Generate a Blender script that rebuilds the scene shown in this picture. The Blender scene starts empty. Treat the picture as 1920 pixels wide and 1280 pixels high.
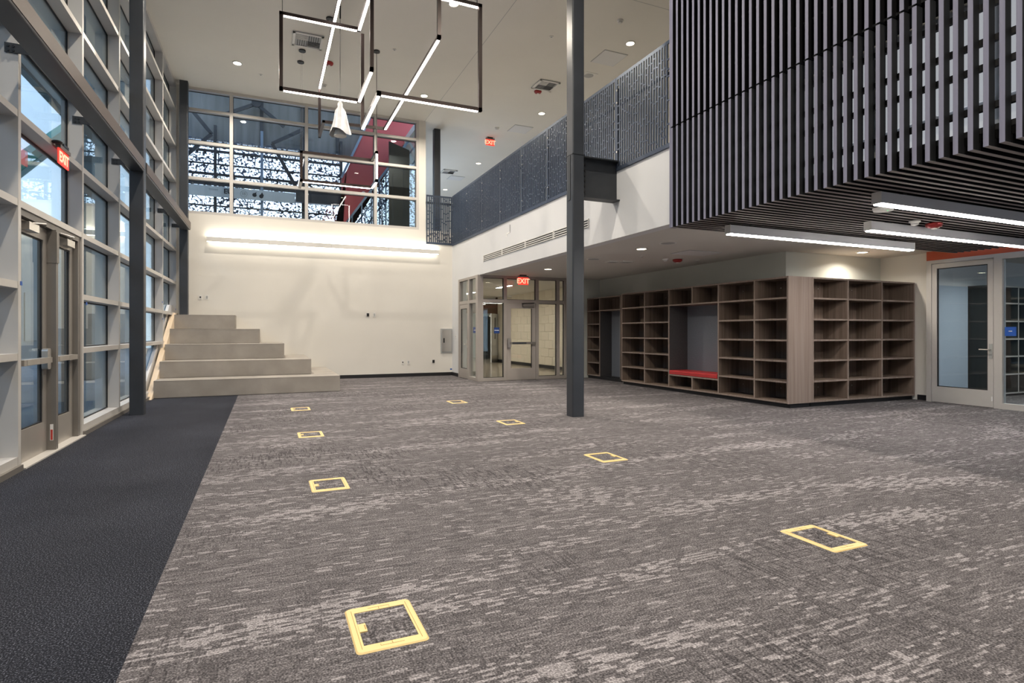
import bpy, math, random
from mathutils import Vector, Matrix
random.seed(7)
S = bpy.context.scene
COL = S.collection
PI = math.pi

# ------------------------------------------------------------------ camera
CAM_H = 1.33
cam = bpy.data.cameras.new('camera'); camo = bpy.data.objects.new('camera', cam); COL.objects.link(camo)
cam.lens = 20.0; cam.sensor_width = 36.0; cam.sensor_fit = 'HORIZONTAL'
cam.shift_y = -18.0 / 1920.0; cam.clip_end = 300; cam.clip_start = 0.05
camo.location = (0, 0, CAM_H); camo.rotation_euler = (PI / 2, 0, -math.radians(23.46))
S.camera = camo

# ------------------------------------------------------------------ world, exposure
W = bpy.data.worlds.new('sky'); S.world = W; W.use_nodes = True
nt = W.node_tree; nt.nodes.clear()
wo = nt.nodes.new('ShaderNodeOutputWorld'); wb = nt.nodes.new('ShaderNodeBackground')
tc = nt.nodes.new('ShaderNodeTexCoord'); sx = nt.nodes.new('ShaderNodeSeparateXYZ')
rp = nt.nodes.new('ShaderNodeValToRGB')
rp.color_ramp.elements[0].position = 0.0; rp.color_ramp.elements[0].color = (0.76, 0.87, 1.0, 1)
rp.color_ramp.elements[1].position = 0.6; rp.color_ramp.elements[1].color = (0.45, 0.62, 0.95, 1)
nt.links.new(tc.outputs['Generated'], sx.inputs[0]); nt.links.new(sx.outputs[2], rp.inputs[0])
nt.links.new(rp.outputs[0], wb.inputs[0]); nt.links.new(wb.outputs[0], wo.inputs[0])
wb.inputs[1].default_value = 2.3
S.view_settings.view_transform = 'Standard'
S.view_settings.look = 'None'
S.view_settings.gamma = 1.0
S.view_settings.use_curve_mapping = False
S.view_settings.exposure = 0.22
S.cycles.max_bounces = 8; S.cycles.diffuse_bounces = 4; S.cycles.glossy_bounces = 4
S.cycles.transparent_max_bounces = 24; S.cycles.transmission_bounces = 6
S.cycles.sample_clamp_indirect = 6.0
S.cycles.caustics_reflective = False; S.cycles.caustics_refractive = False
S.cycles.use_denoising = True
# power of the lamps that sit inside the light fittings (W)
P_DOWN_HIGH = 120.0; P_DOWN_LOW = 34.0
E_TUBE = 16.0; E_WASH = 7.0; E_LINEAR = 40.0

# ------------------------------------------------------------------ materials
MATS = {}
def mat(name, col=(0.5, 0.5, 0.5), rough=0.6, metal=0.0, spec=0.5, emit=None, es=0.0):
    m = bpy.data.materials.new(name); m.use_nodes = True
    b = m.node_tree.nodes['Principled BSDF']
    b.inputs['Base Color'].default_value = (*col, 1); b.inputs['Roughness'].default_value = rough
    b.inputs['Metallic'].default_value = metal; b.inputs['Specular IOR Level'].default_value = spec
    if emit:
        b.inputs['Emission Color'].default_value = (*emit, 1); b.inputs['Emission Strength'].default_value = es
    MATS[name] = m
    return m
def N(m, t, **kw):
    n = m.node_tree.nodes.new(t)
    for k, v in kw.items(): setattr(n, k, v)
    return n
def L(m, a, b): m.node_tree.links.new(a, b)
def mth(m, op, a, b=None, c=None, clamp=False):
    n = N(m, 'ShaderNodeMath', operation=op); n.use_clamp = clamp
    for i, v in enumerate((a, b, c)):
        if v is None: continue
        if isinstance(v, (int, float)): n.inputs[i].default_value = v
        else: L(m, v, n.inputs[i])
    return n.outputs[0]
def coords(m, scale=(1, 1, 1)):
    t = N(m, 'ShaderNodeTexCoord'); mp = N(m, 'ShaderNodeMapping')
    L(m, t.outputs['Object'], mp.inputs['Vector']); mp.inputs['Scale'].default_value = scale
    return mp.outputs[0]
def worldpos(m):
    g = N(m, 'ShaderNodeNewGeometry'); s = N(m, 'ShaderNodeSeparateXYZ'); L(m, g.outputs['Position'], s.inputs[0])
    return g.outputs['Position'], s.outputs
def noise(m, vec, scale, detail=3, rough=0.5):
    n = N(m, 'ShaderNodeTexNoise'); L(m, vec, n.inputs['Vector'])
    n.inputs['Scale'].default_value = scale; n.inputs['Detail'].default_value = detail; n.inputs['Roughness'].default_value = rough
    return n.outputs['Fac']
def ramp(m, fac, stops):
    r = N(m, 'ShaderNodeValToRGB'); e = r.color_ramp.elements
    while len(e) < len(stops): e.new(0.5)
    for i, (p, c) in enumerate(stops): e[i].position = p; e[i].color = (*c, 1)
    L(m, fac, r.inputs[0]); return r.outputs[0]
def bsdf(m): return m.node_tree.nodes['Principled BSDF']
def bump(m, h, strength=0.2, dist=0.01):
    b = N(m, 'ShaderNodeBump'); b.inputs['Strength'].default_value = strength; b.inputs['Distance'].default_value = dist
    L(m, h, b.inputs['Height']); L(m, b.outputs[0], bsdf(m).inputs['Normal'])
def mottled(name, c0, c1, scale, rough=0.7, detail=4, bs=0.0, bscale=None, stretch=(1, 1, 1), metal=0.0, spec=0.5):
    m = mat(name, c0, rough, metal, spec); v = coords(m, stretch)
    f = noise(m, v, scale, detail); L(m, ramp(m, f, [(0.3, c0), (0.7, c1)]), bsdf(m).inputs['Base Color'])
    if bs: bump(m, noise(m, v, bscale or scale * 8, 3), bs, 0.004)
    return m

mottled('wall_paint', (0.76, 0.735, 0.68), (0.79, 0.765, 0.71), 1.2, 0.75, bs=0.25, bscale=90)
mottled('fascia_paint', (0.71, 0.72, 0.735), (0.74, 0.75, 0.765), 1.0, 0.75, bs=0.15, bscale=90)
mottled('sage_paint', (0.56, 0.58, 0.54), (0.59, 0.61, 0.57), 1.0, 0.8, bs=0.12, bscale=90)
mottled('ceiling_paint', (0.78, 0.765, 0.715), (0.81, 0.795, 0.745), 0.8, 0.85, bs=0.1, bscale=60)
mottled('ceiling_tan', (0.66, 0.64, 0.60), (0.69, 0.67, 0.63), 0.8, 0.85, bs=0.1, bscale=60)
mottled('block_paint', (0.60, 0.54, 0.43), (0.64, 0.58, 0.47), 2.0, 0.7, bs=0.3, bscale=50)
mat('mortar', (0.60, 0.55, 0.44), 0.9)
mottled('concrete', (0.31, 0.285, 0.255), (0.40, 0.37, 0.335), 2.2, 0.85, detail=8, bs=0.3, bscale=30)
mottled('plywood', (0.70, 0.57, 0.42), (0.77, 0.64, 0.49), 1.4, 0.7, detail=3, stretch=(8, 1, 1))
mottled('dark_steel', (0.030, 0.035, 0.044), (0.040, 0.046, 0.056), 3.0, 0.42, spec=0.6)
mottled('steel_plate', (0.022, 0.026, 0.032), (0.030, 0.034, 0.040), 6.0, 0.5)
mottled('aluminium', (0.60, 0.58, 0.555), (0.63, 0.61, 0.585), 3.0, 0.42, metal=0.15, spec=0.5)
mottled('aluminium_warm', (0.40, 0.365, 0.335), (0.43, 0.395, 0.365), 3.0, 0.42, metal=0.2)
mottled('aluminium_dark', (0.20, 0.185, 0.17), (0.23, 0.215, 0.20), 3.0, 0.45, metal=0.3)
mottled('door_metal', (0.42, 0.39, 0.355), (0.46, 0.43, 0.395), 2.5, 0.40, metal=0.45)
mottled('brushed_metal', (0.60, 0.58, 0.55), (0.66, 0.64, 0.61), 4.0, 0.30, metal=0.9)
mat('bronze_strip', (0.105, 0.082, 0.072), 0.5)
mat('gasket', (0.008, 0.008, 0.010), 0.6)
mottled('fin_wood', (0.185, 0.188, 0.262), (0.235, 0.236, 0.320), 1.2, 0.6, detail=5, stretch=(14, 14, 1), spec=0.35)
mottled('under_wood', (0.24, 0.215, 0.205), (0.31, 0.28, 0.27), 1.2, 0.6, detail=5, stretch=(1, 14, 14), spec=0.3)
mottled('fin_side_shade', (0.022, 0.023, 0.025), (0.030, 0.031, 0.034), 2.0, 0.6, stretch=(6, 6, 1), spec=0.2)  # shade on the fin sides put into the colour
mat('fin_side_dark_shade', (0.006, 0.006, 0.007), 0.7, spec=0.15)  # deeper shade put into the colour of upper fins and soffit slats
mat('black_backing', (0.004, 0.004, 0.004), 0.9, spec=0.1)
mat('black_rail', (0.010, 0.010, 0.011), 0.6)
mottled('screen_metal', (0.070, 0.092, 0.135), (0.085, 0.108, 0.155), 2.0, 0.38, metal=0.5, spec=0.5)
mat('rubber_base', (0.010, 0.010, 0.013), 0.55)
mat('white_plastic', (0.78, 0.77, 0.74), 0.45)
mat('grey_plastic', (0.42, 0.43, 0.43), 0.5)
mat('black_plastic', (0.012, 0.012, 0.013), 0.4)
mat('red_plastic', (0.36, 0.025, 0.025), 0.35)
mat('panel_white', (0.74, 0.745, 0.75), 0.6)
mottled('red_vinyl', (0.56, 0.035, 0.040), (0.62, 0.045, 0.048), 5.0, 0.45)
mottled('red_paint', (0.52, 0.070, 0.070), (0.56, 0.085, 0.080), 1.0, 0.6)
mottled('orange_red', (0.50, 0.085, 0.035), (0.54, 0.10, 0.045), 2.0, 0.6)
mottled('felt', (0.16, 0.175, 0.205), (0.20, 0.215, 0.245), 60.0, 0.95)
mottled('felt_dark', (0.055, 0.052, 0.056), (0.075, 0.071, 0.075), 60.0, 0.95)
mat('yellow_frame', (0.84, 0.62, 0.27), 0.45)
mat('frame_line', (0.42, 0.25, 0.06), 0.6)
mat('bronze_bar', (0.040, 0.027, 0.024), 0.38, metal=0.4)
mat('tube', (1, 0.9, 0.85), 0.5, emit=(1.0, 0.87, 0.80), es=E_TUBE)
mat('wash', (1, 0.93, 0.8), 0.5, emit=(1.0, 0.92, 0.78), es=E_WASH)
mat('frosted_pane', (0.75, 0.80, 0.85), 0.6, emit=(0.90, 0.94, 1.0), es=0.34)  # emission added in place of daylight behind the slats
mat('wash_up', (1, 0.93, 0.8), 0.5, emit=(1.0, 0.92, 0.78), es=E_WASH * 2.2)
mat('linear_lens', (1, 0.95, 0.9), 0.5, emit=(1.0, 0.93, 0.85), es=E_LINEAR)
mat('downlight_lens', (1, 0.9, 0.7), 0.5, emit=(1.0, 0.86, 0.62), es=14.0)
mat('white_cool', (0.66, 0.67, 0.70), 0.5)
mat('exit_red', (0.8, 0.06, 0.04), 0.4, emit=(1.0, 0.055, 0.035), es=0.9)
mat('exit_glow', (1.0, 0.5, 0.35), 0.4, emit=(1.0, 0.42, 0.26), es=1.3)
mat('exit_dark', (0.20, 0.01, 0.01), 0.5)
mat('led_red', (0.8, 0.02, 0.02), 0.4, emit=(1.0, 0.05, 0.08), es=3.0)
mat('led_green', (0.02, 0.8, 0.1), 0.4, emit=(0.1, 1.0, 0.3), es=2.0)
mat('sign_blue', (0.010, 0.045, 0.20), 0.4)
mat('sign_bright_blue', (0.030, 0.12, 0.50), 0.4)
mat('tape_blue', (0.02, 0.10, 0.42), 0.6)
mat('print_white', (0.85, 0.85, 0.85), 0.6)
mat('print_black', (0.02, 0.02, 0.022), 0.7)
mat('print_grey', (0.30, 0.32, 0.33), 0.7)
mat('sticker_red', (0.50, 0.05, 0.04), 0.5)
mottled('banner_cloth', (0.52, 0.57, 0.58), (0.60, 0.65, 0.66), 2.0, 0.8)
mottled('plastic_bag', (0.46, 0.48, 0.50), (0.58, 0.60, 0.62), 9.0, 0.35, bs=0.4, bscale=14)
mottled('blue_steel', (0.22, 0.29, 0.37), (0.26, 0.33, 0.41), 2.0, 0.5)
mottled('board_blue', (0.40, 0.48, 0.58), (0.43, 0.51, 0.61), 1.0, 0.5)
mottled('door_wood', (0.32, 0.21, 0.10), (0.38, 0.26, 0.13), 2.0, 0.5, stretch=(8, 8, 1))
mottled('office_door', (0.66, 0.68, 0.70), (0.70, 0.72, 0.74), 2.0, 0.5)
mottled('dark_board', (0.022, 0.024, 0.022), (0.032, 0.034, 0.031), 2.0, 0.35)
mottled('ground', (0.30, 0.29, 0.28), (0.38, 0.37, 0.36), 0.7, 0.9, detail=6)
mottled('neighbour', (0.17, 0.18, 0.175), (0.21, 0.22, 0.215), 0.6, 0.85)
mottled('green_metal', (0.055, 0.33, 0.23), (0.075, 0.38, 0.27), 1.0, 0.5)
mottled('green_edge', (0.17, 0.30, 0.27), (0.21, 0.34, 0.31), 1.0, 0.5)
mottled('corrugated', (0.16, 0.165, 0.16), (0.27, 0.275, 0.265), 1.0, 0.7, detail=6, stretch=(6, 6, 0.5))
mottled('polished_floor', (0.26, 0.215, 0.16), (0.34, 0.29, 0.225), 1.3, 0.16, detail=5)
mottled('corridor_glow', (0.60, 0.70, 0.70), (0.62, 0.72, 0.72), 1.0, 0.6)
mottled('brown_shade', (0.10, 0.055, 0.032), (0.13, 0.075, 0.045), 1.0, 0.7)
mottled('light_back', (0.62, 0.64, 0.68), (0.66, 0.68, 0.72), 1.0, 0.7)

def wood(name, c0, c1, c2, axis):
    m = mat(name, c0, 0.55, spec=0.3)
    sc = [22, 22, 22]; sc[axis] = 0.55
    v = coords(m, sc); f = noise(m, v, 1.0, 5, 0.6)
    sc2 = [90, 90, 90]; sc2[axis] = 1.2
    v2 = coords(m, sc2); f2 = noise(m, v2, 1.0, 3, 0.6)
    ff = mth(m, 'ADD', mth(m, 'MULTIPLY', f, 0.7), mth(m, 'MULTIPLY', f2, 0.3))
    L(m, ramp(m, ff, [(0.34, c0), (0.5, c1), (0.66, c2)]), bsdf(m).inputs['Base Color'])
    return m
wood('walnut', (0.145, 0.105, 0.078), (0.215, 0.162, 0.128), (0.285, 0.222, 0.184), 2)
wood('walnut_light', (0.215, 0.165, 0.138), (0.275, 0.215, 0.186), (0.320, 0.258, 0.228), 2)

def glass(name, tint=(0.80, 0.88, 0.88), f0=0.05):
    m = bpy.data.materials.new(name); m.use_nodes = True; t = m.node_tree; t.nodes.clear()
    o = t.nodes.new('ShaderNodeOutputMaterial'); tr = t.nodes.new('ShaderNodeBsdfTransparent'); gl = t.nodes.new('ShaderNodeBsdfGlossy')
    tr.inputs[0].default_value = (*tint, 1); gl.inputs['Roughness'].default_value = 0.0; gl.inputs[0].default_value = (0.95, 1, 1, 1)
    g = t.nodes.new('ShaderNodeNewGeometry'); d = t.nodes.new('ShaderNodeVectorMath'); d.operation = 'DOT_PRODUCT'
    t.links.new(g.outputs['Normal'], d.inputs[0]); t.links.new(g.outputs['Incoming'], d.inputs[1])
    a = mth(m, 'ABSOLUTE', d.outputs['Value']); p = mth(m, 'POWER', mth(m, 'SUBTRACT', 1.0, a), 5.0)
    f = mth(m, 'ADD', mth(m, 'MULTIPLY', p, 1.0 - f0), f0, clamp=True)
    mx = t.nodes.new('ShaderNodeMixShader'); t.links.new(f, mx.inputs[0]); t.links.new(tr.outputs[0], mx.inputs[1]); t.links.new(gl.outputs[0], mx.inputs[2])
    t.links.new(mx.outputs[0], o.inputs[0]); MATS[name] = m
    return m
glass('glass_ext', (0.72, 0.79, 0.81), 0.10)
glass('glass_int', (0.93, 0.95, 0.95), 0.045)
glass('glass_store', (0.80, 0.86, 0.90), 0.05)
glass('glass_back', (0.90, 0.94, 0.96), 0.03)

def carpet_main():
    m = mat('carpet_main', (0.2, 0.2, 0.2), 0.95, spec=0.1)
    P, xyz = worldpos(m); X, Y = xyz[0], xyz[1]
    def cell(u, v, du, dv, seed):
        r = mth(m, 'FLOOR', mth(m, 'DIVIDE', v, dv))
        w = N(m, 'ShaderNodeTexWhiteNoise', noise_dimensions='2D'); c1 = N(m, 'ShaderNodeCombineXYZ')
        L(m, r, c1.inputs[0]); c1.inputs[1].default_value = seed; L(m, c1.outputs[0], w.inputs['Vector'])
        # longer dashes in some rows, shorter in others
        sc = mth(m, 'ADD', mth(m, 'MULTIPLY', w.outputs[0], 0.9), 0.55)
        c = mth(m, 'FLOOR', mth(m, 'ADD', mth(m, 'DIVIDE', u, mth(m, 'MULTIPLY', sc, du)), mth(m, 'MULTIPLY', w.outputs[0], 37.0)))
        w2 = N(m, 'ShaderNodeTexWhiteNoise', noise_dimensions='3D'); c2 = N(m, 'ShaderNodeCombineXYZ')
        L(m, c, c2.inputs[0]); L(m, r, c2.inputs[1]); c2.inputs[2].default_value = seed; L(m, c2.outputs[0], w2.inputs['Vector'])
        return w2.outputs[0]
    def nz(sx_, sy_, scale, det=3, off=0.0):
        mp = N(m, 'ShaderNodeMapping'); L(m, P, mp.inputs['Vector']); mp.inputs['Scale'].default_value = (sx_, sy_, 1)
        mp.inputs['Location'].default_value = (off, off * 1.7, 0)
        return noise(m, mp.outputs[0], scale, det, 0.55)
    dash = cell(X, Y, 0.062, 0.0150, 3.1)
    dash2 = cell(X, Y, 0.26, 0.010, 8.7)
    vert = cell(Y, X, 0.10, 0.013, 5.3)
    band = nz(0.45, 2.6, 1.0, 4, 3.3)         # long light bands running across the room
    area = nz(0.55, 0.8, 1.0, 2, 9.1)
    bandm = mth(m, 'MULTIPLY', mth(m, 'SUBTRACT', band, 0.50), 5.0, clamp=True)
    lite = mth(m, 'MULTIPLY', mth(m, 'GREATER_THAN', dash, mth(m, 'SUBTRACT', 0.97, mth(m, 'MULTIPLY', bandm, 0.72))), mth(m, 'ADD', mth(m, 'MULTIPLY', dash2, 0.35), 0.60))
    thin = mth(m, 'MULTIPLY', mth(m, 'GREATER_THAN', dash2, 0.93), 0.40)
    some = mth(m, 'MULTIPLY', mth(m, 'GREATER_THAN', dash, 0.80), 0.22)
    up = mth(m, 'MAXIMUM', mth(m, 'MAXIMUM', lite, thin), some)
    vmask = mth(m, 'MULTIPLY', mth(m, 'SUBTRACT', area, 0.47), 7.0, clamp=True)
    dk = mth(m, 'MULTIPLY', mth(m, 'MULTIPLY', mth(m, 'GREATER_THAN', vert, 0.78), vmask), 0.55)
    dk2 = mth(m, 'MULTIPLY', mth(m, 'LESS_THAN', dash, 0.20), 0.28)
    val = mth(m, 'SUBTRACT', mth(m, 'ADD', mth(m, 'MULTIPLY', up, 0.38), 0.385), mth(m, 'MULTIPLY', mth(m, 'MAXIMUM', dk, dk2), 0.36))
    fine = N(m, 'ShaderNodeTexNoise'); L(m, P, fine.inputs['Vector']); fine.inputs['Scale'].default_value = 120; fine.inputs['Detail'].default_value = 2
    val = mth(m, 'ADD', val, mth(m, 'MULTIPLY', mth(m, 'SUBTRACT', fine.outputs['Fac'], 0.5), 1.45))
    colr = ramp(m, val, [(0.0, (0.030, 0.028, 0.031)), (0.36, (0.108, 0.100, 0.105)), (0.62, (0.235, 0.220, 0.228)), (1.0, (0.50, 0.47, 0.485))])
    L(m, colr, bsdf(m).inputs['Base Color']); bump(m, fine.outputs['Fac'], 0.5, 0.004)
carpet_main()
def carpet_entry():
    m = mat('carpet_entry', (0.03, 0.03, 0.035), 0.95, spec=0.1)
    P, _ = worldpos(m)
    n = N(m, 'ShaderNodeTexNoise'); L(m, P, n.inputs['Vector']); n.inputs['Scale'].default_value = 140; n.inputs['Detail'].default_value = 2
    n2 = N(m, 'ShaderNodeTexNoise'); L(m, P, n2.inputs['Vector']); n2.inputs['Scale'].default_value = 0.8
    v = mth(m, 'ADD', n.outputs['Fac'], mth(m, 'MULTIPLY', mth(m, 'SUBTRACT', n2.outputs['Fac'], 0.5), 0.10))
    L(m, ramp(m, v, [(0.38, (0.011, 0.012, 0.016)), (0.54, (0.026, 0.028, 0.037)), (0.70, (0.16, 0.17, 0.21))]), bsdf(m).inputs['Base Color'])
    bump(m, n.outputs['Fac'], 0.6, 0.005)
carpet_entry()
def perforated(name, base):
    """sheet metal with a cut-out foam pattern, the veins between the leaves left solid"""
    m = bpy.data.materials.new(name); m.use_nodes = True; t = m.node_tree
    b = bsdf(m); b.inputs['Base Color'].default_value = (*base, 1); b.inputs['Roughness'].default_value = 0.5
    P, xyz = worldpos(m)
    cb = N(m, 'ShaderNodeCombineXYZ'); L(m, xyz[0], cb.inputs[0]); L(m, xyz[2], cb.inputs[1])
    wn = N(m, 'ShaderNodeTexNoise'); L(m, cb.outputs[0], wn.inputs['Vector']); wn.inputs['Scale'].default_value = 3.0
    ad = N(m, 'ShaderNodeVectorMath', operation='SCALE'); L(m, wn.outputs['Color'], ad.inputs[0]); ad.inputs['Scale'].default_value = 0.35
    ad2 = N(m, 'ShaderNodeVectorMath', operation='ADD'); L(m, cb.outputs[0], ad2.inputs[0]); L(m, ad.outputs[0], ad2.inputs[1])
    v1 = N(m, 'ShaderNodeTexVoronoi', feature='F1'); L(m, cb.outputs[0], v1.inputs['Vector']); v1.inputs['Scale'].default_value = 19.0
    hole = mth(m, 'LESS_THAN', v1.outputs['Distance'], 0.60)
    v2 = N(m, 'ShaderNodeTexVoronoi', feature='DISTANCE_TO_EDGE'); L(m, ad2.outputs[0], v2.inputs['Vector']); v2.inputs['Scale'].default_value = 0.85
    open_ = mth(m, 'GREATER_THAN', v2.outputs['Distance'], 0.013)
    fac = mth(m, 'MULTIPLY', hole, open_)
    tr = N(m, 'ShaderNodeBsdfTransparent'); mx = N(m, 'ShaderNodeMixShader'); L(m, fac, mx.inputs[0])
    out = [n for n in t.nodes if n.type == 'OUTPUT_MATERIAL'][0]
    L(m, b.outputs[0], mx.inputs[1]); L(m, tr.outputs[0], mx.inputs[2]); L(m, mx.outputs[0], out.inputs[0])
    MATS[name] = m
perforated('perforated_blue', (0.075, 0.10, 0.15))
perforated('perforated_red', (0.45, 0.10, 0.10))

# ------------------------------------------------------------------ mesh helpers
ORG = {}
SKEW = 0.009
def skew(v): return (v[0] + SKEW * (v[1] - 8.5), v[1], v[2])
class MB:
    def __init__(self, xf=None): self.v = []; self.f = []; self.xf = xf; self.smooth = False
    def add(self, vs, fs):
        k = len(self.v); self.v += [tuple(p) for p in vs]; self.f += [tuple(i + k for i in f) for f in fs]; return self
    def box(self, x0, x1, y0, y1, z0, z1):
        x0, x1 = min(x0, x1), max(x0, x1); y0, y1 = min(y0, y1), max(y0, y1); z0, z1 = min(z0, z1), max(z0, z1)
        return self.add([(x0, y0, z0), (x1, y0, z0), (x1, y1, z0), (x0, y1, z0), (x0, y0, z1), (x1, y0, z1), (x1, y1, z1), (x0, y1, z1)],
                        [(3, 2, 1, 0), (4, 5, 6, 7), (0, 1, 5, 4), (1, 2, 6, 5), (2, 3, 7, 6), (3, 0, 4, 7)])
    def bevbox(self, x0, x1, y0, y1, z0, z1, r=0.01, ax=2):
        """box with its four edges along one axis rounded"""
        mn = [x0, y0, z0]; mx = [x1, y1, z1]; a, b = [i for i in range(3) if i != ax]
        if ax == 1: a, b = 2, 0
        pts = []
        for ca, cb_, s in ((mx[a] - r, mx[b] - r, 0), (mn[a] + r, mx[b] - r, 1), (mn[a] + r, mn[b] + r, 2), (mx[a] - r, mn[b] + r, 3)):
            for k in range(4):
                t = PI / 2 * s + PI / 2 * k / 3; pts.append((ca + r * math.cos(t), cb_ + r * math.sin(t)))
        return self.prism(pts, mn[ax], mx[ax], ax)
    def prism(self, pts, lo, hi, ax=2):
        a, b = [i for i in range(3) if i != ax]
        if ax == 1: a, b = 2, 0
        n = len(pts); vs = []
        for h in (lo, hi):
            for p in pts:
                q = [0, 0, 0]; q[ax] = h; q[a] = p[0]; q[b] = p[1]; vs.append(q)
        fs = [tuple(range(n - 1, -1, -1)), tuple(range(n, 2 * n))] + [(i, (i + 1) % n, n + (i + 1) % n, n + i) for i in range(n)]
        return self.add(vs, fs)
    def cyl(self, c, r, h, ax=2, n=20, r2=None):
        r2 = r if r2 is None else r2; a, b = [i for i in range(3) if i != ax]
        if ax == 1: a, b = 2, 0
        vs = []
        for hh, rr in ((0, r), (h, r2)):
            for i in range(n):
                q = list(c); q[ax] += hh; q[a] += rr * math.cos(2 * PI * i / n); q[b] += rr * math.sin(2 * PI * i / n); vs.append(q)
        fs = [tuple(range(n - 1, -1, -1)), tuple(range(n, 2 * n))] + [(i, (i + 1) % n, n + (i + 1) % n, n + i) for i in range(n)]
        return self.add(vs, fs)
    def lathe(self, c, prof, n=20):
        vs = []; m = len(prof)
        for r, z in prof:
            for i in range(n): vs.append((c[0] + r * math.cos(2 * PI * i / n), c[1] + r * math.sin(2 * PI * i / n), c[2] + z))
        fs = [(j * n + i, j * n + (i + 1) % n, (j + 1) * n + (i + 1) % n, (j + 1) * n + i) for j in range(m - 1) for i in range(n)]
        fs += [tuple(range(n - 1, -1, -1)), tuple(range((m - 1) * n, m * n))]
        self.smooth = True
        return self.add(vs, fs)
    def ring(self, c, r0, r1, h, n=24):
        vs = []
        for hh in (0, h):
            for rr in (r0, r1):
                for i in range(n): vs.append((c[0] + rr * math.cos(2 * PI * i / n), c[1] + rr * math.sin(2 * PI * i / n), c[2] + hh))
        fs = []
        for i in range(n):
            j = (i + 1) % n
            fs += [(i, n + i, n + j, j), (2 * n + i, 2 * n + j, 3 * n + j, 3 * n + i), (i, j, 2 * n + j, 2 * n + i), (n + i, 3 * n + i, 3 * n + j, n + j)]
        return self.add(vs, fs)
    def tube(self, pts, r, n=8):
        for p, q in zip(pts[:-1], pts[1:]):
            p = Vector(p); q = Vector(q); d = (q - p).normalized()
            u = d.orthogonal().normalized(); w = d.cross(u)
            vs = [tuple(e + r * (math.cos(2 * PI * i / n) * u + math.sin(2 * PI * i / n) * w)) for e in (p, q) for i in range(n)]
            self.add(vs, [tuple(range(n - 1, -1, -1)), tuple(range(n, 2 * n))] + [(i, (i + 1) % n, n + (i + 1) % n, n + i) for i in range(n)])
        return self
    def bar(self, p, q, w, h):
        """rectangular bar between two points, h measured upwards, w sideways"""
        p = Vector(p); q = Vector(q); d = (q - p).normalized(); up = Vector((0, 0, 1))
        if abs(d.z) > 0.99: up = Vector((0, 1, 0))
        s = d.cross(up).normalized() * (w / 2); t = s.cross(d).normalized() * (h / 2)
        vs = [tuple(e + a * s + b * t) for e in (p, q) for a, b in ((-1, -1), (1, -1), (1, 1), (-1, 1))]
        return self.add(vs, [(3, 2, 1, 0), (4, 5, 6, 7), (0, 1, 5, 4), (1, 2, 6, 5), (2, 3, 7, 6), (3, 0, 4, 7)])
    def build(self, name, m, parent=None):
        vs = [self.xf(p) for p in self.v] if self.xf else self.v
        if parent is not None: org = ORG[parent.name]
        else:
            xs = [p[0] for p in vs]; ys = [p[1] for p in vs]; zs = [p[2] for p in vs]
            org = ((min(xs) + max(xs)) / 2, (min(ys) + max(ys)) / 2, min(zs))
        me = bpy.data.meshes.new(name); me.from_pydata([(p[0] - org[0], p[1] - org[1], p[2] - org[2]) for p in vs], [], self.f)
        me.materials.append(MATS[m]); me.validate(); me.update()
        fix_normals(me)
        if self.smooth: me.polygons.foreach_set('use_smooth', [True] * len(me.polygons))
        o = bpy.data.objects.new(name, me); COL.objects.link(o)
        if parent is not None: o.parent = parent
        else: o.location = org
        ORG[o.name] = org
        return o
import bmesh
def fix_normals(me):
    bm = bmesh.new(); bm.from_mesh(me); bmesh.ops.recalc_face_normals(bm, faces=bm.faces[:]); bm.to_mesh(me); bm.free()
def box(name, m, b, parent=None, xf=None): return MB(xf).box(*b).build(name, m, parent)
def empty(name, loc):
    o = bpy.data.objects.new(name, None); o.empty_display_size = 0.1; o.location = loc; COL.objects.link(o); ORG[o.name] = tuple(loc); return o
def T(o, label, cat, group=None):
    o['label'] = label; o['category'] = cat
    if group: o['group'] = group
    return o
def ST(o, label=None):
    o['kind'] = 'structure'
    if label: o['label'] = label
    return o
def dup(o, parent=None, loc=None):
    c = o.copy(); COL.objects.link(c)
    if parent is not None: c.parent = parent
    if loc is not None: c.location = loc
    ORG[c.name] = tuple(loc) if loc is not None else ORG.get(o.name, (0, 0, 0))
    for ch in list(o.children): dup(ch, c)
    return c
def text(name, body, size, m, parent, loc, rot, bold=0.0, depth=0.002, align='CENTER'):
    cu = bpy.data.curves.new(name, 'FONT'); cu.body = body; cu.size = size; cu.align_x = align; cu.align_y = 'CENTER'
    cu.extrude = depth; cu.offset = bold
    tmp = bpy.data.objects.new('tmp_text', cu); COL.objects.link(tmp)
    dg = bpy.context.evaluated_depsgraph_get(); dg.update()
    me = bpy.data.meshes.new_from_object(tmp.evaluated_get(dg)); bpy.data.objects.remove(tmp)
    me.name = name; me.materials.clear(); me.materials.append(MATS[m])
    o = bpy.data.objects.new(name, me); COL.objects.link(o)
    org = ORG[parent.name] if parent else (0, 0, 0)
    if parent: o.parent = parent
    o.location = (loc[0] - org[0], loc[1] - org[1], loc[2] - org[2]); o.rotation_euler = rot
    ORG[o.name] = org
    return o

# ------------------------------------------------------------------ key dimensions (metres)
XG = -2.15        # room face of the left glazing mullions
YB = 16.75        # back wall
XB = 5.27         # balcony face
ZC = 7.66         # high ceiling
ZS = 2.86         # low ceiling under the balcony
YV = 14.37        # vestibule glazing

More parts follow.
